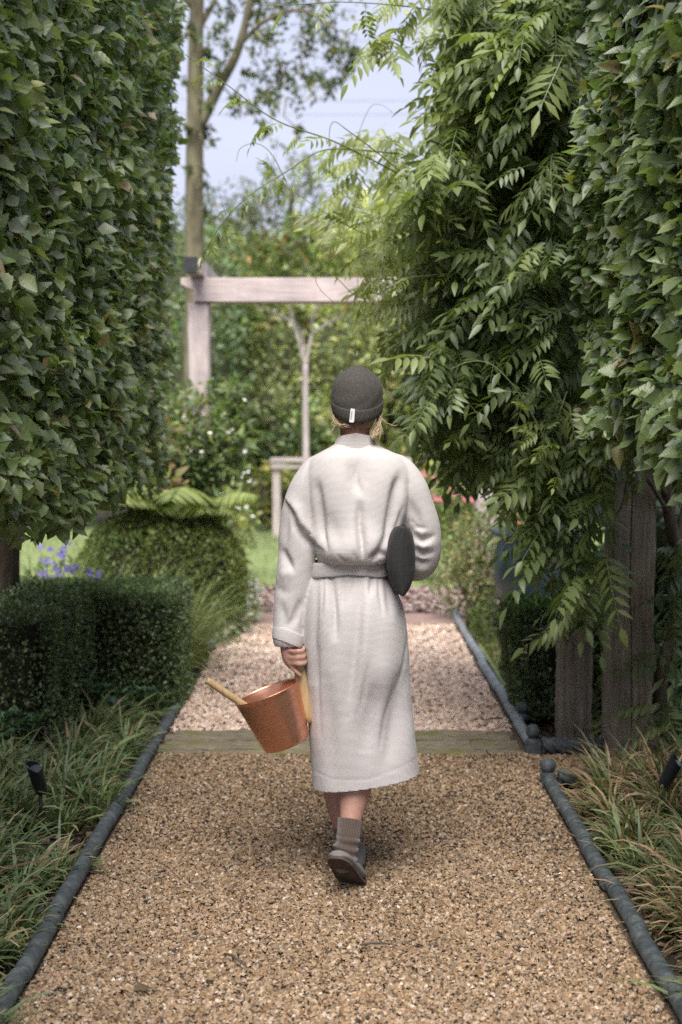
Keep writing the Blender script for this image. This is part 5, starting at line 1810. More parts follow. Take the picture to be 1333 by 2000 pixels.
# arms (inside the sleeves)
chain(bd, [wr(640, 930, 4.615, 22), wr(600, 985, 4.605, 22), wr(584, 1060, 4.6, 22), wr(572, 1150, 4.585, 21), wr(566, 1225, 4.57, 17), wr(562, 1262, 4.56, 15)], 18)
chain(bd, [wr(752, 930, 4.615, 22), wr(800, 985, 4.605, 22), wr(820, 1070, 4.615, 23), wr(815, 1100, 4.66, 23), wr(785, 1105, 4.80, 20), wr(745, 1095, 4.92, 15), wr(700, 1095, 4.97, 13)], 18)
# right hand resting on the belly, in front: palm and fingers
for k, (fy, fl) in enumerate([(1078, 46), (1090, 52), (1102, 50), (1114, 42)]):
    chain(bd, [wr(712, 1095 + (fy - 1095) * 0.6, 4.965, 7), wr(690, fy, 4.965, 5.2), wr(690 - fl * 0.55, fy + 2, 4.95, 4.6), wr(690 - fl, fy + 4, 4.93, 3.8)], 10)
chain(bd, [wr(720, 1085, 4.955, 7), wr(705, 1068, 4.95, 5.6), wr(690, 1060, 4.935, 4.6)], 10)
# left hand round the handle: palm, three curled fingers, one finger stretched down the handle
HX = 586.0
chain(bd, [wr(562, 1258, 4.560, 14), wr(563, 1272, 4.556, 14.5), wr(566, 1288, 4.552, 13), wr(570, 1299, 4.552, 9)], 18)
for (y0, ykn, xk, ytip) in [(1270, 1272, 592, 1266), (1282, 1284.5, 594, 1278), (1293, 1297, 595.5, 1291)]:
    chain(bd, [wr(563, y0, 4.545, 6.0), wr(573, y0 + 3, 4.520, 5.0), wr(583, ykn, 4.508, 4.9), wr(xk - 1, ykn - 1, 4.514, 4.5), wr(xk + 2, ytip, 4.533, 4.2), wr(xk + 1, ytip - 2, 4.560, 4.0)], 12, 4)
chain(bd, [wr(564, 1292, 4.545, 6.2), wr(570, 1302, 4.530, 5.4), wr(578, 1311, 4.520, 4.8), wr(587, 1319.5, 4.518, 3.8)], 12, 4)
chain(bd, [wr(566, 1270, 4.575, 8), wr(576, 1280, 4.600, 6.5), wr(588, 1289, 4.602, 5.4), wr(595, 1297, 4.592, 4.6)], 12, 4)
# legs: near leg trailing with the heel lifted, far leg in front
chain(bd, [wr(700, 1170, 4.64, 52), wr(712, 1300, 4.64, 43), wr(708, 1420, 4.60, 34), wr(702, 1480, 4.575, 33), wr(694, 1540, 4.548, 32.5), wr(687, 1590, 4.515, 23), wr(681, 1632, 4.490, 17), wr(674, 1672, 4.477, 16)], 22)
chain(bd, [(*W(674, 1676, 4.478), 15 / PXM), (*W(680, 1696, 4.51), 9 / PXM), (*W(688, 1716, 4.55), 7 / PXM)], 16)
chain(bd, [wr(665, 1170, 4.64, 50), wr(655, 1300, 4.70, 42), wr(655, 1420, 4.76, 34), wr(656, 1480, 4.78, 33), wr(660, 1545, 4.77, 30), wr(667, 1600, 4.75, 21), wr(683, 1650, 4.73, 17), wr(693, 1688, 4.73, 17)], 22)
chain(bd, [(*W(688, 1688, 4.73), 16 / PXM), (W(688, 1700, 4.8)[0], 4.82, 0.035, 16 / PXM), (W(688, 1700, 4.9)[0], 4.90, 0.025, 13 / PXM)], 16)
body = link('body', remesh(bd, 0.0051, 0.45, 1), M['skin'], person)
for p_ in body.data.polygons: p_.use_smooth = True
for nail in [(588.5, 1320.5, 4.512)]:
    pass

# --- robe
rb = MB()
#         y     left  right  ry     cy
prof = [(862, 660, 732, 0.050, 4.602), (872, 646, 745, 0.062, 4.602), (884, 624, 770, 0.084, 4.604), (898, 606, 792, 0.102, 4.607), (928, 596, 806, 0.120, 4.609), (975, 600, 800, 0.130, 4.606), (1020, 606, 790, 0.138, 4.603),
        (1055, 611, 778, 0.148, 4.600), (1078, 618, 768, 0.152, 4.598), (1092, 622, 762, 0.140, 4.602), (1099, 620, 755, 0.104, 4.606), (1112, 614, 752, 0.100, 4.606), (1126, 609, 757, 0.110, 4.606), (1150, 600, 774, 0.132, 4.604),
        (1190, 593, 790, 0.150, 4.602), (1250, 592, 797, 0.160, 4.602), (1320, 596, 802, 0.160, 4.606), (1400, 601, 808, 0.155, 4.612), (1470, 606, 814, 0.152, 4.616), (1524, 611, 820, 0.150, 4.618), (1580, 615, 826, 0.150, 4.618)]
hem_l, hem_r = W(613, 1536)[2], W(819, 1507)[2]
rings = []
dense = catmull([(*a,) for a in prof], 4)
for a in dense:
    y_, l_, r_2, ry, cy = a
    pl, pr = W(l_, y_), W(r_2, y_)
    z = pl[2]
    t = np.clip((y_ - 1380) / 150, 0, 1)
    rings.append(sup_ring((pl[0] + pr[0]) / 2, cy, z, (pr[0] - pl[0]) / 2, ry, 56, 2.35, shear=t * (hem_r - hem_l) / (pr[0] - pl[0])))
rb.loft(rings)
chain(rb, [wr(645, 906, 4.605, 26), wr(621, 921, 4.603, 31), wr(602, 955, 4.600, 36), wr(589, 1000, 4.600, 38), wr(583, 1045, 4.597, 38.5), wr(580, 1085, 4.592, 36.5), wr(575, 1125, 4.586, 36), wr(569, 1165, 4.580, 33.5), wr(565, 1205, 4.574, 31.5), wr(562, 1246, 4.566, 30)], 28, 6)
chain(rb, [wr(748, 906, 4.605, 26), wr(778, 920, 4.603, 31), wr(799, 952, 4.602, 35), wr(811, 990, 4.603, 37), wr(821, 1026, 4.606, 38), wr(825, 1060, 4.612, 38), wr(820, 1092, 4.640, 37.5), wr(807, 1100, 4.72, 36), wr(784, 1098, 4.83, 34), wr(750, 1092, 4.93, 31)], 28, 6)
rme = remesh(rb, 0.0047, 0.5, 4)
V, Nn = get_v(rme)
Z = V[:, 2].copy()
# rib coordinate: height, tilted across the sleeves and shoulders
rib = V[:, 2] + 0.10 * np.clip(np.abs(V[:, 0] - 0.03) - 0.06, 0, 0.3) * np.sign(V[:, 0] - 0.03)


def stroke(px_pts, width, amp, kind='crease', power=0.6):
    """Press (or raise) a fold along a line drawn on the back of the robe."""
    global V
    pts = np.array([W(x, y, 4.49)[[0, 2]] for x, y in px_pts])
    q = V[:, [0, 2]]
    best = np.full(len(V), 1e9)
    tt = np.zeros(len(V))
    sd = np.zeros(len(V))
    seg = np.linalg.norm(np.diff(pts, axis=0), axis=1)
    cum = np.r_[0, np.cumsum(seg)]
    for i in range(len(pts) - 1):
        a, d = pts[i], pts[i + 1] - pts[i]
        L2 = d @ d
        t = np.clip(((q - a) @ d) / L2, 0, 1)
        rel = q - (a + t[:, None] * d)
        dist = np.linalg.norm(rel, axis=1)
        m_ = dist < best
        best[m_] = dist[m_]
        tt[m_] = (cum[i] + t[m_] * seg[i]) / cum[-1]
        sd[m_] = np.sign(d[0] * rel[m_, 1] - d[1] * rel[m_, 0])
    w_ = width / 616.0
    taper = np.sin(PI * np.clip(tt * 0.94 + 0.03, 0, 1)) ** power
    face = np.clip(-Nn[:, 1] * 2.2 + 0.15, 0, 1)
    s_ = best / w_
    if kind == 'crease':
        p_ = -np.exp(-s_ ** 2)
    elif kind == 'ridge':
        p_ = 0.55 * np.exp(-(s_ / 1.5) ** 2)
    elif kind == 'step':                       # cloth on the left of the line lies over the cloth on its right
        x_ = s_ * sd
        ease = np.tanh(np.abs(x_) / 0.5)
        p_ = np.where(x_ > 0, np.exp(-(x_ / 1.5) ** 2), -0.9 * np.exp(-(x_ / 0.9) ** 2)) * ease
    V = V + Nn * (1.7 * amp * p_ * taper * face)[:, None]


def bump_at(x, y, rx, ry, amp):
    global V
    c = W(x, y, 4.49)
    d2 = ((V[:, 0] - c[0]) / (rx / 616)) ** 2 + ((V[:, 2] - c[2]) / (ry / 616)) ** 2
    face = np.clip(-Nn[:, 1] * 2.0, 0, 1)
    V = V + Nn * (0.85 * amp * np.exp(-d2) * face)[:, None]


# broad forms
bump_at(700, 925, 22, 50, -0.016)            # hollow between the shoulder blades
bump_at(655, 960, 34, 60, 0.010)
bump_at(745, 955, 30, 55, 0.009)
bump_at(672, 1070, 34, 26, 0.020)            # cloth bloused over the belt
bump_at(738, 1064, 24, 26, 0.016)
bump_at(640, 1180, 30, 60, 0.006)
bump_at(745, 1240, 36, 80, 0.012)            # hip and the leg carried back
bump_at(745, 1315, 30, 44, 0.016)
bump_at(650, 1400, 30, 120, 0.008)
bump_at(778, 1410, 26, 90, -0.016)
bump_at(705, 1390, 34, 110, -0.006)
# back
stroke([(703, 985), (702, 1020), (706, 1060), (709, 1096)], 7, 0.013)
stroke([(694, 1000), (693, 1040), (697, 1080)], 10, 0.006, 'ridge')
stroke([(722, 1010), (724, 1050), (726, 1085)], 10, 0.006, 'ridge')
stroke([(782, 930), (772, 965), (765, 1010), (757, 1050), (735, 1088)], 9, 0.012)
stroke([(795, 945), (788, 985), (776, 1030)], 10, 0.007, 'ridge')
stroke([(620, 945), (624, 985), (628, 1030), (627, 1060)], 8, 0.011)
stroke([(608, 920), (612, 960), (614, 1000)], 9, 0.005, 'ridge')
stroke([(640, 1000), (655, 1040), (668, 1080)], 14, 0.004)
stroke([(755, 1085), (740, 1078), (722, 1090)], 6, 0.010)
stroke([(712, 940), (706, 965), (716, 1000)], 9, 0.005, 'ridge')
stroke([(684, 905), (690, 940), (706, 965)], 8, 0.005)
# left sleeve: cloth of the shoulder hanging over the upper arm
stroke([(566, 992), (574, 1004), (582, 1026), (596, 1046), (617, 1062)], 11, 0.016, 'step', 0.45)
stroke([(560, 1000), (556, 1040), (552, 1075)], 9, 0.006)
stroke([(548, 1075), (556, 1092), (562, 1108), (552, 1118)], 8, 0.008)
stroke([(544, 1128), (556, 1122), (575, 1116)], 9, 0.008, 'ridge')
stroke([(590, 1066), (598, 1090), (600, 1120)], 10, 0.005, 'ridge')
stroke([(540, 1150), (552, 1160), (566, 1156)], 9, 0.003)
stroke([(562, 1228), (574, 1212), (587, 1176)], 6, 0.006)
stroke([(548, 1180), (556, 1210), (560, 1240)], 8, 0.005)
stroke([(604, 905), (590, 945), (574, 985)], 4, 0.003)
# right sleeve
stroke([(800, 980), (815, 1010), (822, 1030), (812, 1036)], 10, 0.007)
stroke([(808, 1045), (824, 1060), (846, 1052)], 9, 0.010)
stroke([(812, 1072), (826, 1086), (845, 1080)], 8, 0.010)
stroke([(815, 1060), (830, 1073), (850, 1066)], 8, 0.006, 'ridge')
stroke([(812, 1098), (826, 1108), (842, 1104)], 8, 0.009)
stroke([(790, 960), (800, 1000), (806, 1022)], 9, 0.006, 'ridge')
# skirt: pleats below the belt
stroke([(712, 1122), (708, 1180), (703, 1250), (694, 1320), (684, 1390)], 16, 0.010, 'step', 0.7)
stroke([(645, 1122), (649, 1150), (653, 1190), (655, 1240)], 7, 0.010, 'crease', 0.5)
stroke([(728, 1122), (726, 1140), (724, 1160)], 5, 0.008)
stroke([(756, 1128), (760, 1160), (764, 1200)], 8, 0.006)
stroke([(620, 1128), (618, 1170), (614, 1240), (612, 1330)], 8, 0.007)
stroke([(630, 1140), (632, 1200), (630, 1270)], 9, 0.004, 'ridge')
stroke([(790, 1310), (775, 1370), (764, 1430), (755, 1490)], 16, 0.010)
stroke([(735, 1330), (722, 1400), (714, 1470)], 18, 0.007)
stroke([(700, 1360), (692, 1430), (690, 1500)], 14, 0.005, 'ridge')
stroke([(805, 1400), (800, 1450), (806, 1500)], 10, 0.006, 'ridge')
stroke([(640, 1330), (646, 1420), (648, 1520)], 16, 0.006)
stroke([(606, 1512), (650, 1521), (720, 1519), (822, 1488)], 2.5, 0.0008, 'crease', 0.1)
for pts_, w_s, a_s in [([(700, 900), (696, 930), (704, 962)], 4, 0.004), ([(772, 940), (764, 985), (756, 1030)], 4, 0.006), ([(788, 990), (780, 1018), (770, 1040)], 3.5, 0.004), ([(626, 985), (630, 1030), (640, 1075)], 4, 0.006),
                       ([(708, 1040), (709, 1070), (710, 1098)], 3, 0.007), ([(690, 1075), (696, 1090), (702, 1098)], 3, 0.004), ([(660, 1082), (668, 1092), (680, 1098)], 3, 0.004), ([(740, 1082), (732, 1090), (724, 1098)], 3, 0.004),
                       ([(557, 1088), (566, 1100), (572, 1122)], 3.5, 0.006), 
                       ([(575, 1225), (582, 1205), (588, 1180)], 3, 0.004), ([(672, 1124), (671, 1150), (668, 1185)], 3, 0.004), ([(690, 1124), (688, 1146), (684, 1172)], 3, 0.003), ([(740, 1126), (742, 1160), (748, 1200)], 3.5, 0.004),
                       ([(632, 1124), (630, 1160), (628, 1200)], 3.5, 0.004), ([(815, 1052), (830, 1060), (852, 1050)], 3.5, 0.005), ([(816, 1080), (830, 1090), (850, 1084)], 3.5, 0.005), ([(806, 1020), (818, 1034), (838, 1036)], 3.5, 0.004),
                       ([(770, 1340), (752, 1400), (742, 1460)], 5, 0.004), ([(800, 1250), (790, 1300), (776, 1345)], 4, 0.004), ([(720, 1290), (712, 1340), (702, 1390)], 4, 0.003), ([(622, 1260), (622, 1350), (626, 1440)], 4, 0.003)]:
    stroke(pts_, w_s, a_s)
# small uneven slackness everywhere
V = V + Nn * (0.0016 * vnoise(V, 16, 5) + 0.0005 * vnoise(V, 38, 9))[:, None]
ed = np.empty(len(rme.edges) * 2, np.int32)
rme.edges.foreach_get('vertices', ed)
ed = ed.reshape(-1, 2)
deg = np.bincount(ed.ravel(), minlength=len(V)).astype(float)[:, None]
for _ in range(2):                            # relax the pressed folds
    acc = np.zeros_like(V)
    np.add.at(acc, ed[:, 0], V[ed[:, 1]])
    np.add.at(acc, ed[:, 1], V[ed[:, 0]])
    V = V * 0.5 + 0.5 * acc / deg
set_v(rme, V)
a = rme.attributes.new('rib', 'FLOAT', 'POINT')
a.data.foreach_set('value', rib.astype(np.float32))
# open the hem and the left cuff, give the cloth thickness
bm = bmesh.new(); bm.from_mesh(rme)
bm.normal_update()
cz = W(562, 1252)[2]
sl = (hem_r - hem_l) / (W(819, 1507)[0] - W(613, 1536)[0])
hp_n = Vector((-sl, 0, 1)).normalized()
bmesh.ops.bisect_plane(bm, geom=bm.verts[:] + bm.edges[:] + bm.faces[:], plane_co=(W(613, 1536)[0], 4.6, hem_l), plane_no=hp_n, clear_inner=True)
bm.normal_update()
kill = [f_ for f_ in bm.faces if (f_.normal.z < -0.5 and f_.calc_center_median().z < cz + 0.012 and f_.calc_center_median().x < W(594, 1250)[0] and f_.calc_center_median().z > cz - 0.08)]
bmesh.ops.delete(bm, geom=kill, context='FACES')
for f_ in bm.faces: f_.smooth = True
bm.to_mesh(rme); bm.free()
robe = link('robe', rme, M['robe'], person)
md = robe.modifiers.new('cloth', 'SOLIDIFY'); md.thickness = 0.004; md.offset = -1


def rib_build(mb, name, parent, ribf, mat='robe', sub=0, bevel=0):
    o = mb.build(name, M[mat], parent, smooth=True, bevel=bevel)
    v_, _ = get_v(o.data)
    a = o.data.attributes.new('rib', 'FLOAT', 'POINT')
    a.data.foreach_set('value', np.array([ribf(q) for q in v_], np.float32))
    if sub:
        sd_ = o.modifiers.new('sub', 'SUBSURF'); sd_.levels = sub; sd_.render_levels = sub
    return o


# turned-back cuff of the left sleeve
cb = MB()
c0, c1 = W(564.5, 1232, 4.570), W(560.5, 1256, 4.563)
ax = (c1 - c0) / np.linalg.norm(c1 - c0)
s_ = np.cross(ax, [0, 1, 0]); s_ /= np.linalg.norm(s_)
t_ = np.cross(ax, s_)
rr_ = []
for k, (h, q) in enumerate([(0.001, 29.5), (-0.001, 31.6), (0.004, 32.6), (0.014, 32.4), (0.026, 31.8), (0.040, 30.8), (0.044, 30.0), (0.043, 28.4), (0.030, 28.2)]):
    rr_.append([tuple(c0 + ax * (h + 0.010 * math.cos(2 * PI * j / 40 + 0.3)) + (s_ * math.cos(2 * PI * j / 40) + t_ * math.sin(2 * PI * j / 40)) * (q / PXM * (1 + 0.02 * math.sin(6 * PI * j / 40 + k * 0.2)))) for j in range(40)])
cb.loft(rr_, cap=False)
rib_build(cb, 'cuff', robe, lambda q: float((q - c0) @ ax), sub=1)

# hem band
# stand collar
cb = MB()
rr_ = []
for k, (y_, l_, r_2, ry, dy) in enumerate([(900, 650, 740, 0.052, 0), (885, 640, 750, 0.062, 0), (876, 645, 744, 0.061, 0), (864, 652, 736, 0.058, -0.002), (852, 658, 731, 0.056, -0.004), (847, 660, 730, 0.055, -0.004), (847.5, 663, 727, 0.052, -0.004), (858, 662, 728, 0.052, -0.002), (872, 660, 730, 0.05, 0)]):
    pl, pr = W(l_, y_), W(r_2, y_)
    rr_.append([(q[0], q[1], q[2] - 0.35 * max(0, q[1] - 4.60) - 0.012 * abs(q[0] - pl[0] - (pr[0] - pl[0]) / 2) / 0.06 * (1 if k < 7 else 0.9)) for q in sup_ring((pl[0] + pr[0]) / 2, 4.602 + dy, pl[2] + 0.004, (pr[0] - pl[0]) / 2, ry, 44, 2.1)])
cb.loft(rr_, cap=False)
rib_build(cb, 'collar', robe, lambda q: float(q[2]) * 0.8, sub=1)

# belt
cb = MB()
rr_ = []
for k, (y_, o_) in enumerate([(1092, 0.0), (1091, 0.0065), (1096, 0.0085), (1106, 0.0090), (1116, 0.0085), (1121, 0.0065), (1120, 0.0)]):
    t = (y_ - 1088) / 34
    l_, r_2 = 614 - 4 * t, 755 + 2 * t
    pl, pr = W(l_, y_), W(r_2, y_)
    ring = sup_ring((pl[0] + pr[0]) / 2, 4.606, (pl[2] + pr[2]) / 2, (pr[0] - pl[0]) / 2 + o_, 0.108 + o_, 60, 2.35, shear=0.012)
    rr_.append([(x, y, z - 0.006 * math.cos((x - pl[0]) / (pr[0] - pl[0]) * 2 * PI) + 0.0012 * math.sin(x * 90)) for x, y, z in ring])
cb.loft(rr_, cap=False)
rib_build(cb, 'belt', robe, lambda q: float(q[2]) * 0.9, sub=1)

# --- hat: felt beanie with a turned-up band
hb = MB()
hcx, hcy = W(698, 780, 4.615)[0], 4.615
z_of = lambda y_: W(698, y_)[2]
hp = [(826, 45.0), (822, 47.0), (812, 48.8), (800, 50.0), (786, 50.2), (772, 49.4), (758, 46.8), (745, 42.0), (734, 34.6), (725, 25.0), (719, 15.5), (715, 7.5), (713, 2.0)]
rr_ = []
for i, (y_, q) in enumerate(catmull(hp, 3)):
    rx = q / PXM
    z = z_of(y_)
    f_ = np.clip((826 - y_) / 110, 0, 1)
    ring = []
    for j in range(64):
        a = 2 * PI * j / 64
        seam = 1.0
        for sa in (-PI / 2 - 0.05, -PI / 2 - 1.15, -PI / 2 + 1.1, PI / 2):
            dd = (a - sa + PI) % (2 * PI) - PI
            seam -= 0.045 * math.exp(-(dd / 0.05) ** 2) * (1 if y_ < 800 else 0)
            seam += 0.012 * math.exp(-((abs(dd) - 0.13) / 0.10) ** 2) * (1 if y_ < 770 else 0)
        tl = 0.30 * (1 - f_) ** 0.8
        x = rx * math.cos(a) * seam
        yv = rx * 1.16 * math.sin(a) * seam
        ring.append((hcx + x + 0.004 * f_ * math.sin(3 * a), hcy + yv, z + tl * (yv + rx * 1.16) * 1.35))
    rr_.append(ring)
hb.loft(rr_, cap=True)
_q = np.array(hb.v)
_d = norm(_q - np.array([hcx, hcy, z_of(785)]))
hb.v = [tuple(p_) for p_ in _q + _d * (0.0022 * vnoise(_q, 22, 4) + 0.0012 * vnoise(_q, 60, 6))[:, None]]
hat = hb.build('hat', M['hatfelt'], person, smooth=True)
# turned-up band, proud of the crown, its upper edge a thin roll
bb = MB()
rr_ = []
for (y_, q) in [(822, 45.0), (827, 47.4), (825, 49.8), (816, 51.2), (808, 51.6), (803.5, 51.9), (801.8, 51.3), (802.5, 49.0)]:
    rx = q / PXM
    f_ = np.clip((826 - y_) / 110, 0, 1)
    tl = 0.30 * (1 - f_) ** 0.8
    rr_.append([(hcx + rx * math.cos(2 * PI * j / 64), hcy + rx * 1.16 * math.sin(2 * PI * j / 64), z_of(y_) + tl * (rx * 1.16 * math.sin(2 * PI * j / 64) + rx * 1.16) * 1.35 + 0.004 * math.cos(2 * PI * j / 64) ** 2) for j in range(64)])
bb.loft(rr_, cap=False)
bb.build('band', M['hatfelt'], hat, smooth=True)
m, nn, b = new_mat('white woven tag')
b.inputs['Base Color'].default_value = (0.78, 0.76, 0.74, 1)
b.inputs['Roughness'].default_value = 0.85
bump(nn, b, noise(nn, 900, 2, vec=objco(nn)).outputs['Fac'], 0.3, 0.0005)
M['tag'] = m
tb = MB()
yb = hcy - 52.5 / PXM * 1.16
tq = [(685.5, 797.5), (693.8, 799.0), (692.0, 824.0), (689.5, 825.2), (682.5, 824.5)]
yo = lambda y_: yb + (0.004 if y_ > 820 else (0.003 if y_ < 800 else 0))
front = [tuple(W(x, y_, yb - 0.0035)) for x, y_ in tq]
back = [(p_[0], p_[1] + 0.0022, p_[2]) for p_ in front]
tb.loft([front, back])
tg = tb.build('tag', M['tag'], hat)
m, nn, b = new_mat('grey thread')
b.inputs['Base Color'].default_value = (0.16, 0.15, 0.15, 1)
b.inputs['Roughness'].default_value = 0.9
M['thread'] = m
tcv = bpy.data.curves.new('lettering', 'FONT')
tcv.body = 'HARVIA'
tcv.size = 0.0058
tcv.space_character = 1.35
tcv.align_x = 'CENTER'
tcv.align_y = 'CENTER'
tcv.extrude = 0.0002
to = bpy.data.objects.new('lettering', tcv)
COL.objects.link(to)
bpy.context.view_layer.update()
tm_ = bpy.data.meshes.new_from_object(to.evaluated_get(bpy.context.evaluated_depsgraph_get()))
bpy.data.objects.remove(to)
ctr = W(687.0, 811, yb - 0.0040)
u_ = (W(683.0, 824, yb) - W(686.0, 798, yb)); u_ /= np.linalg.norm(u_)          # reads downwards
v_ = np.cross([0, 1, 0], u_); v_ = -v_ if v_[0] < 0 else v_
tv, _ = get_v(tm_)
set_v(tm_, ctr + tv[:, :1] * u_ + tv[:, 1:2] * v_ + tv[:, 2:] * np.array([0, -1.0, 0]))
tm_.materials.clear()
link('lettering', tm_, M['thread'], tg)

# --- hair: strands under the hat
hr = MB()
r = random.Random(4)
def strand(pts, rad=0.0011, jitter=1.2):
    j = lambda s: r.gauss(0, s)
    hr.tube([tuple(a) for a in catmull([tuple(W(x + j(jitter), y + j(jitter), Y + j(0.004))) for x, y, Y in pts], 4)], [rad] * 3 + [rad * 0.8] * (len(pts) * 4 - 3 - 4 + 1) if False else rad, 4)
for _ in range(60):
    q = r.random()
    strand([(650 + 4 * q, 800 + 5 * q, 4.60), (652 + 6 * q, 818, 4.575), (660 + 10 * q, 829 + 3 * q, 4.555), (676 + 10 * q, 830 + 4 * q, 4.54)], 0.0009, 1.6)
for _ in range(70):
    q = r.random()
    strand([(745 - 5 * q, 806, 4.60), (743 - 6 * q, 824, 4.575), (739 - 10 * q, 842, 4.56), (730 - 3 * q + 4 * r.random(), 852 + 6 * q, 4.545)], 0.0009, 1.8)
for _ in range(46):
    x = r.uniform(664, 724)
    strand([(x, 815, 4.555), (x + r.uniform(-3, 3), 826, 4.552), (694 + (x - 694) * 0.8, 833 + r.uniform(0, 5), 4.555)], 0.0008, 0.8)
strand([(652, 822, 4.56), (647, 828, 4.55), (655, 834, 4.55), (648, 843, 4.55), (650, 858, 4.55)], 0.0008, 0.3)
strand([(656, 830, 4.56), (648, 842, 4.55), (650, 852, 4.55), (653, 862, 4.55)], 0.0007, 0.3)
strand([(742, 812, 4.57), (752, 824, 4.56), (762, 828, 4.56), (774, 832, 4.56)], 0.0008, 0.3)
strand([(744, 815, 4.57), (752, 822, 4.56), (764, 831, 4.56), (778, 830, 4.56)], 0.0007, 0.3)
strand([(742, 830, 4.57), (743, 848, 4.56), (741, 862, 4.56), (743, 872, 4.56)], 0.0008, 0.3)
for _ in range(8):
    strand([(740, 818, 4.57), (744 + r.uniform(-2, 4), 838, 4.56), (738 + r.uniform(-3, 6), 855, 4.56)], 0.0008, 1)
hr.build('hair', M['hair'], person, smooth=True)

# --- socks
def sock(pts, name='sock'):
    q = catmull(pts, 10)
    sb = MB()
    P_ = [Vector(a[:3]) for a in q]
    R_ = []
    n_ = len(q)
    for i, a in enumerate(q):
        t = i / (n_ - 1)
        wr_ = 0
        if 0.34 < t < 0.86:
            wr_ = 0.0042 * math.sin((t - 0.34) * 42) * math.sin(PI * (t - 0.34) / 0.52) ** 0.5
        R_.append(a[3] + wr_)
    sb.tube(P_, R_, 44, cap=False)
    # slant the wrinkles a little
    vs = np.array(sb.v).reshape(n_, 44, 3)
    for i in range(n_):
        t = i / (n_ - 1)
        for j in range(44):
            a = 2 * PI * j / 44
            k = 0.0022 * math.sin((t * 30) + 1.5 * math.sin(a + 0.6)) * (0.34 < t < 0.88)
            d_ = vs[i, j] - np.array(P_[i])
            vs[i, j] += d_ / np.linalg.norm(d_) * k
    sb.v = [tuple(p_) for p_ in vs.reshape(-1, 3)]
    o = sb.build(name, M['sock'], person, smooth=True)
    a = o.data.attributes.new('rib', 'FLOAT', 'POINT')
    a.data.foreach_set('value', np.tile(2 * PI * np.arange(44) / 44, n_).astype(np.float32)[:len(o.data.vertices)])
    md_ = o.modifiers.new('t', 'SOLIDIFY'); md_.thickness = 0.002; md_.offset = -1
    return o


sock([wr(685, 1601, 4.508, 25.0), wr(683, 1616, 4.499, 24.0), wr(681, 1632, 4.490, 23.2), wr(677.5, 1654, 4.482, 23.2), wr(673, 1674, 4.476, 23.5), wr(672, 1686, 4.482, 21.0), wr(674, 1691, 4.494, 13)])
sock([wr(671, 1614, 4.745, 24), wr(678, 1642, 4.735, 21.5), wr(689, 1668, 4.730, 20), wr(693, 1692, 4.735, 20), wr(693, 1704, 4.755, 19)])

# --- slippers
def slipper(sections, name='slipper'):
    """sections: (centre of sole x,y,z, forward dir, half width, height, open) from heel to toe."""
    up_r, so_r = [], []
    k = 28
    for (c, fwd, up, hw, h, op) in sections:
        c, fwd, up = np.array(c), np.array(fwd, float), np.array(up, float)
        fwd /= np.linalg.norm(fwd)
        up -= fwd * (up @ fwd); up /= np.linalg.norm(up)
        sd = np.cross(fwd, up)
        ring = []
        for j in range(k):
            a = 2 * PI * j / k
            x = hw * math.copysign(abs(math.cos(a)) ** 0.8, math.cos(a))
            s = math.sin(a)
            z = h * (0.42 + 0.58 * s) if s > 0 else h * 0.42 * (1 + s)
            if op:
                z = min(z, h * op)
            ring.append(tuple(c + sd * x * (1 - 0.12 * max(0, s)) + up * (z + 0.004)))
        up_r.append(ring)
        so_r.append([tuple(c + sd * hw * 1.02 * math.copysign(abs(math.cos(a)) ** 0.8, math.cos(a)) + up * (0.006 if math.sin(a) > 0 else -0.003)) for a in [2 * PI * j / 20 for j in range(20)]])
    m_ = MB(); m_.loft(up_r)
    o = m_.build(name, M['slipfelt'], person, smooth=True)
    sd_ = o.modifiers.new('s', 'SUBSURF'); sd_.levels = sd_.render_levels = 1
    m_ = MB(); m_.loft(so_r)
    s_o = m_.build('sole', M['sole'], o, smooth=False, bevel=0.002)
    return o


B0 = W(688, 1741, 4.530)
H0 = np.array([B0[0] - 0.042, 4.420, 0.108])
T0 = np.array([B0[0] + 0.012, 4.60, 0.006])
B0[2] = 0.006
fd = B0 - H0
up0 = np.array([0.22, 0.70, 0.70])
secs = []
for t, hw, h, op in ((-0.24, 0.008, 0.016, 0), (-0.22, 0.019, 0.022, 0), (-0.17, 0.028, 0.027, 0), (-0.08, 0.036, 0.031, 0), (0.04, 0.040, 0.034, 0), (0.2, 0.041, 0.037, 0), (0.4, 0.042, 0.044, 0), (0.7, 0.045, 0.054, 0)):
    secs.append((H0 + fd * t, fd, up0, hw, h, op))
secs.append((B0 + (T0 - B0) * 0.1, fd * 0.6 + (T0 - B0), up0 * 0.5 + np.array([0, 0, 0.6]), 0.045, 0.052, 0))
for t, hw, h in ((0.55, 0.042, 0.044), (0.9, 0.030, 0.034), (1.05, 0.012, 0.02)):
    secs.append((B0 + (T0 - B0) * t, T0 - B0, (0, 0, 1), hw, h, 0))
slipper(secs)
x0 = W(693, 1700, 4.7)[0]
secs = [((x0 + 0.0, 4.632 + q, 0.006), (0.03, 1, 0), (0, 0, 1), hw, h, 0) for q, hw, h in ((0.0, 0.012, 0.030), (0.010, 0.026, 0.045), (0.035, 0.034, 0.052), (0.09, 0.037, 0.050), (0.15, 0.043, 0.055), (0.20, 0.042, 0.045), (0.235, 0.03, 0.033), (0.25, 0.012, 0.02))]
slipper(secs)

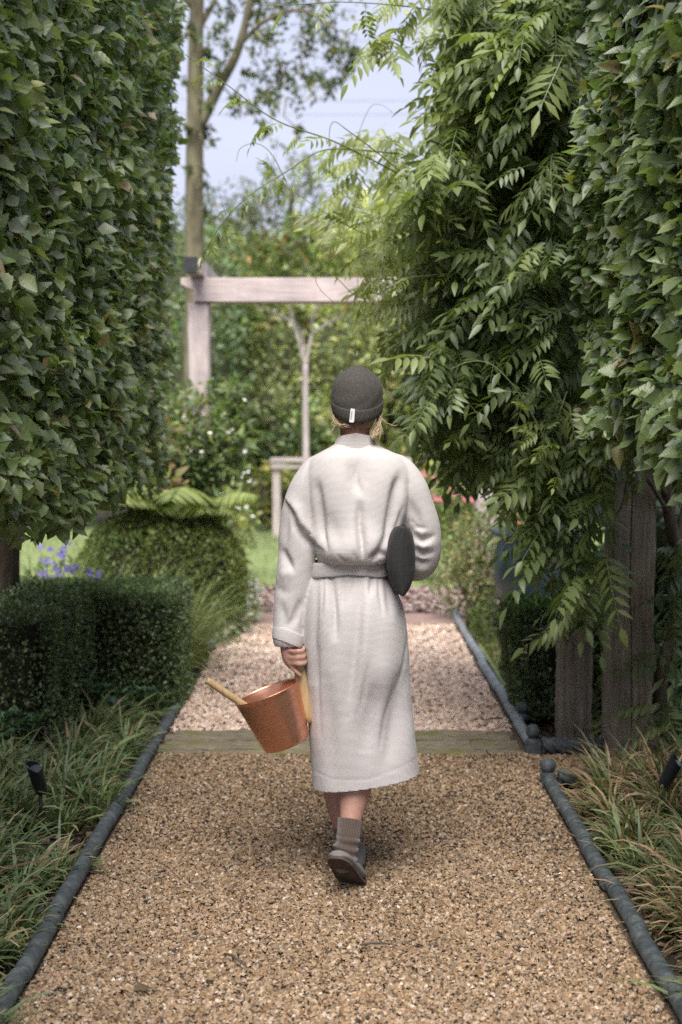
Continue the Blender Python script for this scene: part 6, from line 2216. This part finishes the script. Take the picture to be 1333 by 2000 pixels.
# ------------------------------------------------------------------ cushion under the right arm
cu = empty('cushion', tuple(W(783, 1100, 4.55)), 'dark grey felt cushion tucked under the right arm', 'cushion')
NU, NV = 26, 26
def cush_half(sg):
    vs, fs = [], []
    for i in range(NU + 1):
        t = i / NU
        y_ = 1026 + (1160 - 1026) * t
        half = np.interp(t, [0, 0.03, 0.10, 0.25, 0.45, 0.65, 0.82, 0.93, 1.0], [12, 17, 23, 29, 31, 29, 23, 15.5, 6])
        xc = np.interp(t, [0, 0.3, 0.6, 1.0], [783, 781.5, 781, 784])
        for j in range(NV + 1):
            s = j / NV
            Yc = 4.425 + 0.36 * s
            e = max(0.0, 1 - abs(2 * s - 1) ** 2.6) ** 0.5
            if s < 0.5:
                e = max(e, 0.0)
            hh = half / PXM * (0.16 + 0.84 * e ** 0.8)
            c = W(xc, y_, 4.55)
            vs.append((c[0] + sg * hh + 0.0012 * math.sin(9 * t + 7 * s), Yc + 0.02 * (t - 0.4) ** 2, c[2] - 0.05 * (s - 0.3) * 0.4))
    for i in range(NU):
        for j in range(NV):
            a = i * (NV + 1) + j
            fs.append((a, a + 1, a + NV + 2, a + NV + 1))
    return vs, fs


m_ = MB()
for sg in (-1, 1):
    m_.add(*cush_half(sg))
# close the rim between the two panels
k = NV + 1
off = (NU + 1) * k
for i in range(NU):
    m_.f.append((i * k, (i + 1) * k, off + (i + 1) * k, off + i * k))
    m_.f.append((i * k + NV, off + i * k + NV, off + (i + 1) * k + NV, (i + 1) * k + NV))
for j in range(NV):
    m_.f.append((j, off + j, off + j + 1, j + 1))
    m_.f.append((NU * k + j, NU * k + j + 1, off + NU * k + j + 1, off + NU * k + j))
o = m_.build('cover', M['cushfelt'], cu, smooth=True)
sd_ = o.modifiers.new('s', 'SUBSURF'); sd_.levels = sd_.render_levels = 1
m_ = MB()
m_.tube([tuple(W(np.interp(t, [0, 0.3, 0.6, 1.0], [783, 781.5, 781, 784]) + 3, 1026 + 134 * t, 4.55) * np.array([1, 0, 1]) + np.array([0, 4.4245 + 0.02 * (t - 0.4) ** 2, 0.0033])) for t in np.linspace(0.02, 0.98, 22)], 0.0016, 6)
m_.build('seam', M['cushfelt'], cu, smooth=True)

# ------------------------------------------------------------------ copper bucket and ladle
m, nn, b = new_mat('brushed copper')
co = nn.nodes.new('ShaderNodeAttribute'); co.attribute_name = 'luv'
mp_ = nn.nodes.new('ShaderNodeMapping'); mp_.inputs['Scale'].default_value = (3.0, 260, 1)
nn.links.new(co.outputs['Vector'], mp_.inputs['Vector'])
t = noise(nn, 1.0, 5, vec=mp_.outputs['Vector'])
r = ramp(nn, [(0.3, (0.70, 0.33, 0.20)), (0.7, (0.84, 0.45, 0.30))])
nn.links.new(t.outputs['Fac'], r.inputs['Fac'])
nn.links.new(r.outputs['Color'], b.inputs['Base Color'])
b.inputs['Metallic'].default_value = 0.94
b.inputs['Roughness'].default_value = 0.33
b.inputs['Anisotropic'].default_value = 0.5
bump(nn, b, t.outputs['Fac'], 0.12, 0.0006)
M['copper'] = m
PALEPINE = [(0.3, (0.36, 0.235, 0.115)), (0.5, (0.48, 0.335, 0.175)), (0.75, (0.57, 0.42, 0.235))]
M['pine'] = wood_mat('pale pine handle', PALEPINE, 2, 5, 30, 0.5, spec=0.4, bd=0.0006)

bk = empty('copper_bucket', tuple(W(561, 1456, 4.53)), 'tilted brushed copper sauna bucket with wooden handle held in the left hand', 'bucket')
rc, bc = W(522.5, 1351, 4.535), W(562, 1454, 4.535)
axu = rc - bc
Hb = np.linalg.norm(axu)
axu /= Hb
sx = np.cross([0, 1, 0], axu); sx /= np.linalg.norm(sx)
sy = np.cross(axu, sx)
R1, R0 = 67.0 / (F / 4.535), 46.5 / (F / 4.535)
prof = []
for h, q in [(0.0, 0.02), (0.0, R0 * 0.9), (0.003, R0 * 0.985), (0.008, R0 * 1.0)]:
    prof.append((h, q))
for t_ in np.linspace(0.1, 0.985, 14):
    prof.append((Hb * t_, R0 + (R1 - R0) * t_))
prof += [(Hb, R1 + 0.0012), (Hb + 0.0016, R1), (Hb + 0.0012, R1 - 0.0022), (Hb - 0.004, R1 - 0.0028)]
for t_ in np.linspace(0.95, 0.06, 12):
    prof.append((Hb * t_, R0 + (R1 - R0) * t_ - 0.003))
prof += [(0.007, R0 * 0.85), (0.006, 0.02)]
KS = 72
Vb, Lb = [], []
for h, q in prof:
    for j in range(KS):
        a = 2 * PI * j / KS
        Vb.append(bc + axu * h + (sx * math.cos(a) + sy * math.sin(a)) * q)
        Lb.append((j / KS * 2 if j < KS / 2 else 2 - j / KS * 2, h, 0))
Qb = [(i * KS + j, i * KS + (j + 1) % KS, (i + 1) * KS + (j + 1) % KS, (i + 1) * KS + j) for i in range(len(prof) - 1) for j in range(KS)]
bme = np_mesh('pail', np.array(Vb), np.array(Qb), luv=np.array(Lb))
bmx = bmesh.new(); bmx.from_mesh(bme); bmesh.ops.recalc_face_normals(bmx, faces=bmx.faces); bmx.to_mesh(bme); bmx.free()
pail = link('pail', bme, M['copper'], bk)
# wooden stave handle fixed to the side of the pail
hm = MB()
ht = []
for (x, y_, Y, hw, th) in [(574, 1255, 4.556, 9.5, 0.008), (578, 1270, 4.553, 10, 0.008), (583, 1295, 4.549, 10.5, 0.008), (588, 1322, 4.545, 11.5, 0.0085), (594, 1350, 4.542, 11.0, 0.0085), (601, 1385, 4.538, 9.0, 0.008), (608, 1415, 4.536, 7.0, 0.007)]:
    c = W(x, y_, Y)
    hwm = hw / PXM
    ht.append([(c[0] + hwm * math.copysign(abs(math.cos(a)) ** 0.6, math.cos(a)), c[1] + th * 1.6 * math.copysign(abs(math.sin(a)) ** 0.6, math.sin(a)), c[2] + 0.25 * hwm * math.cos(a)) for a in [2 * PI * j / 20 for j in range(20)]])
hm.loft(catmull_rings(ht) if False else ht)
ho = hm.build('handle', M['pine'], bk, smooth=True)
ho.modifiers.new('s', 'SUBSURF').render_levels = 1
ld = empty('ladle', tuple(W(530, 1430, 4.53)), 'ladle with round pale wooden handle leaning out of the copper bucket', 'ladle')
m_ = MB()
pa, pb = W(404, 1328, 4.50), W(548, 1425, 4.545)
dv = pb - pa
m_.tube([tuple(pa + dv * t) for t in (0, 0.004, 0.02, 0.3, 0.6, 1.0)], [0.0085, 0.0108, 0.0116, 0.0118, 0.0118, 0.0118], 20)
m_.build('handle', M['pine'], ld, smooth=True)
m_ = MB()
cc = pb + np.array([-0.002, 0.0, -0.004])
m_.loft([[tuple(cc + axu * h + (sx * math.cos(2 * PI * j / 24) + sy * math.sin(2 * PI * j / 24)) * q) for j in range(24)] for h, q in ((-0.032, 0.004), (-0.030, 0.022), (-0.018, 0.032), (0.006, 0.036), (0.007, 0.0345), (-0.016, 0.030), (-0.027, 0.020), (-0.028, 0.004))])
m_.build('cup', M['copper'], ld, smooth=True)

# ------------------------------------------------------------------ small fallen things on the gravel
YL = leaf_T(8, 0.34, 0.35, 0.3, 0.42, 0.05, 0.1)
for (x, y_, s, col_, lab) in [(1068, 1556, 0.055, (0.30, 0.21, 0.09), 'curled yellow brown leaf beside the near ball finial'), (335, 1519, 0.035, (0.38, 0.24, 0.07), 'small yellow leaf on the gravel by the left edging'),
                              (845, 1395, 0.035, (0.48, 0.28, 0.05), 'orange leaf on the far gravel right of the robe'), (262, 1968, 0.06, (0.16, 0.12, 0.06), 'brown leaf on the gravel at the lower left'),
                              (880, 1180 + 80, 0.04, (0.42, 0.2, 0.09), 'rusty leaf on the far gravel near the right edging')]:
    Yg = F * CAM_H / (y_ - 818)
    al = np.array([[rng.normal(), rng.normal(), 0.1]])
    R_ = frames(al, np.array([[0.1, -0.2, 1.0]]))
    p_ = PX(x, y_, Yg)
    V_, T_, C_, L_ = inst_arrays(YL, R_, np.array([s]), np.array([[p_.x, p_.y, 0.012]]), np.array([col_]))
    tag(link('fallen_leaf', np_mesh('fallen_leaf', V_, T_, C_, L_), M['hornbeam']), lab, 'leaf', 'fallen leaves')
for (x, y_, dx, dy, lab) in [(735, 1874, 0.045, 0.004, 'short dark twig lying on the gravel below the feet'), (880, 1571, 0.03, 0.01, 'brown twig on the gravel right of the legs'), (460, 1907, 0.035, -0.05, 'thin bent twig on the gravel at lower left'), (1085, 1680, 0.03, 0.004, 'brown twig beside the right edging'),
                             (965, 1415, 0.05, 0.02, 'dark twig on the far gravel before the corner ball')]:
    Yg = F * CAM_H / (y_ - 818)
    p_ = PX(x, y_, Yg)
    m_ = MB()
    m_.tube([(p_.x - dx, p_.y - dy, 0.012), (p_.x - dx * 0.2, p_.y - dy * 0.4, 0.018), (p_.x + dx, p_.y + dy, 0.012)], [0.003, 0.004, 0.002], 6)
    tag(m_.build('twig', M['twig'], smooth=True), lab, 'twig', 'twigs on the gravel')
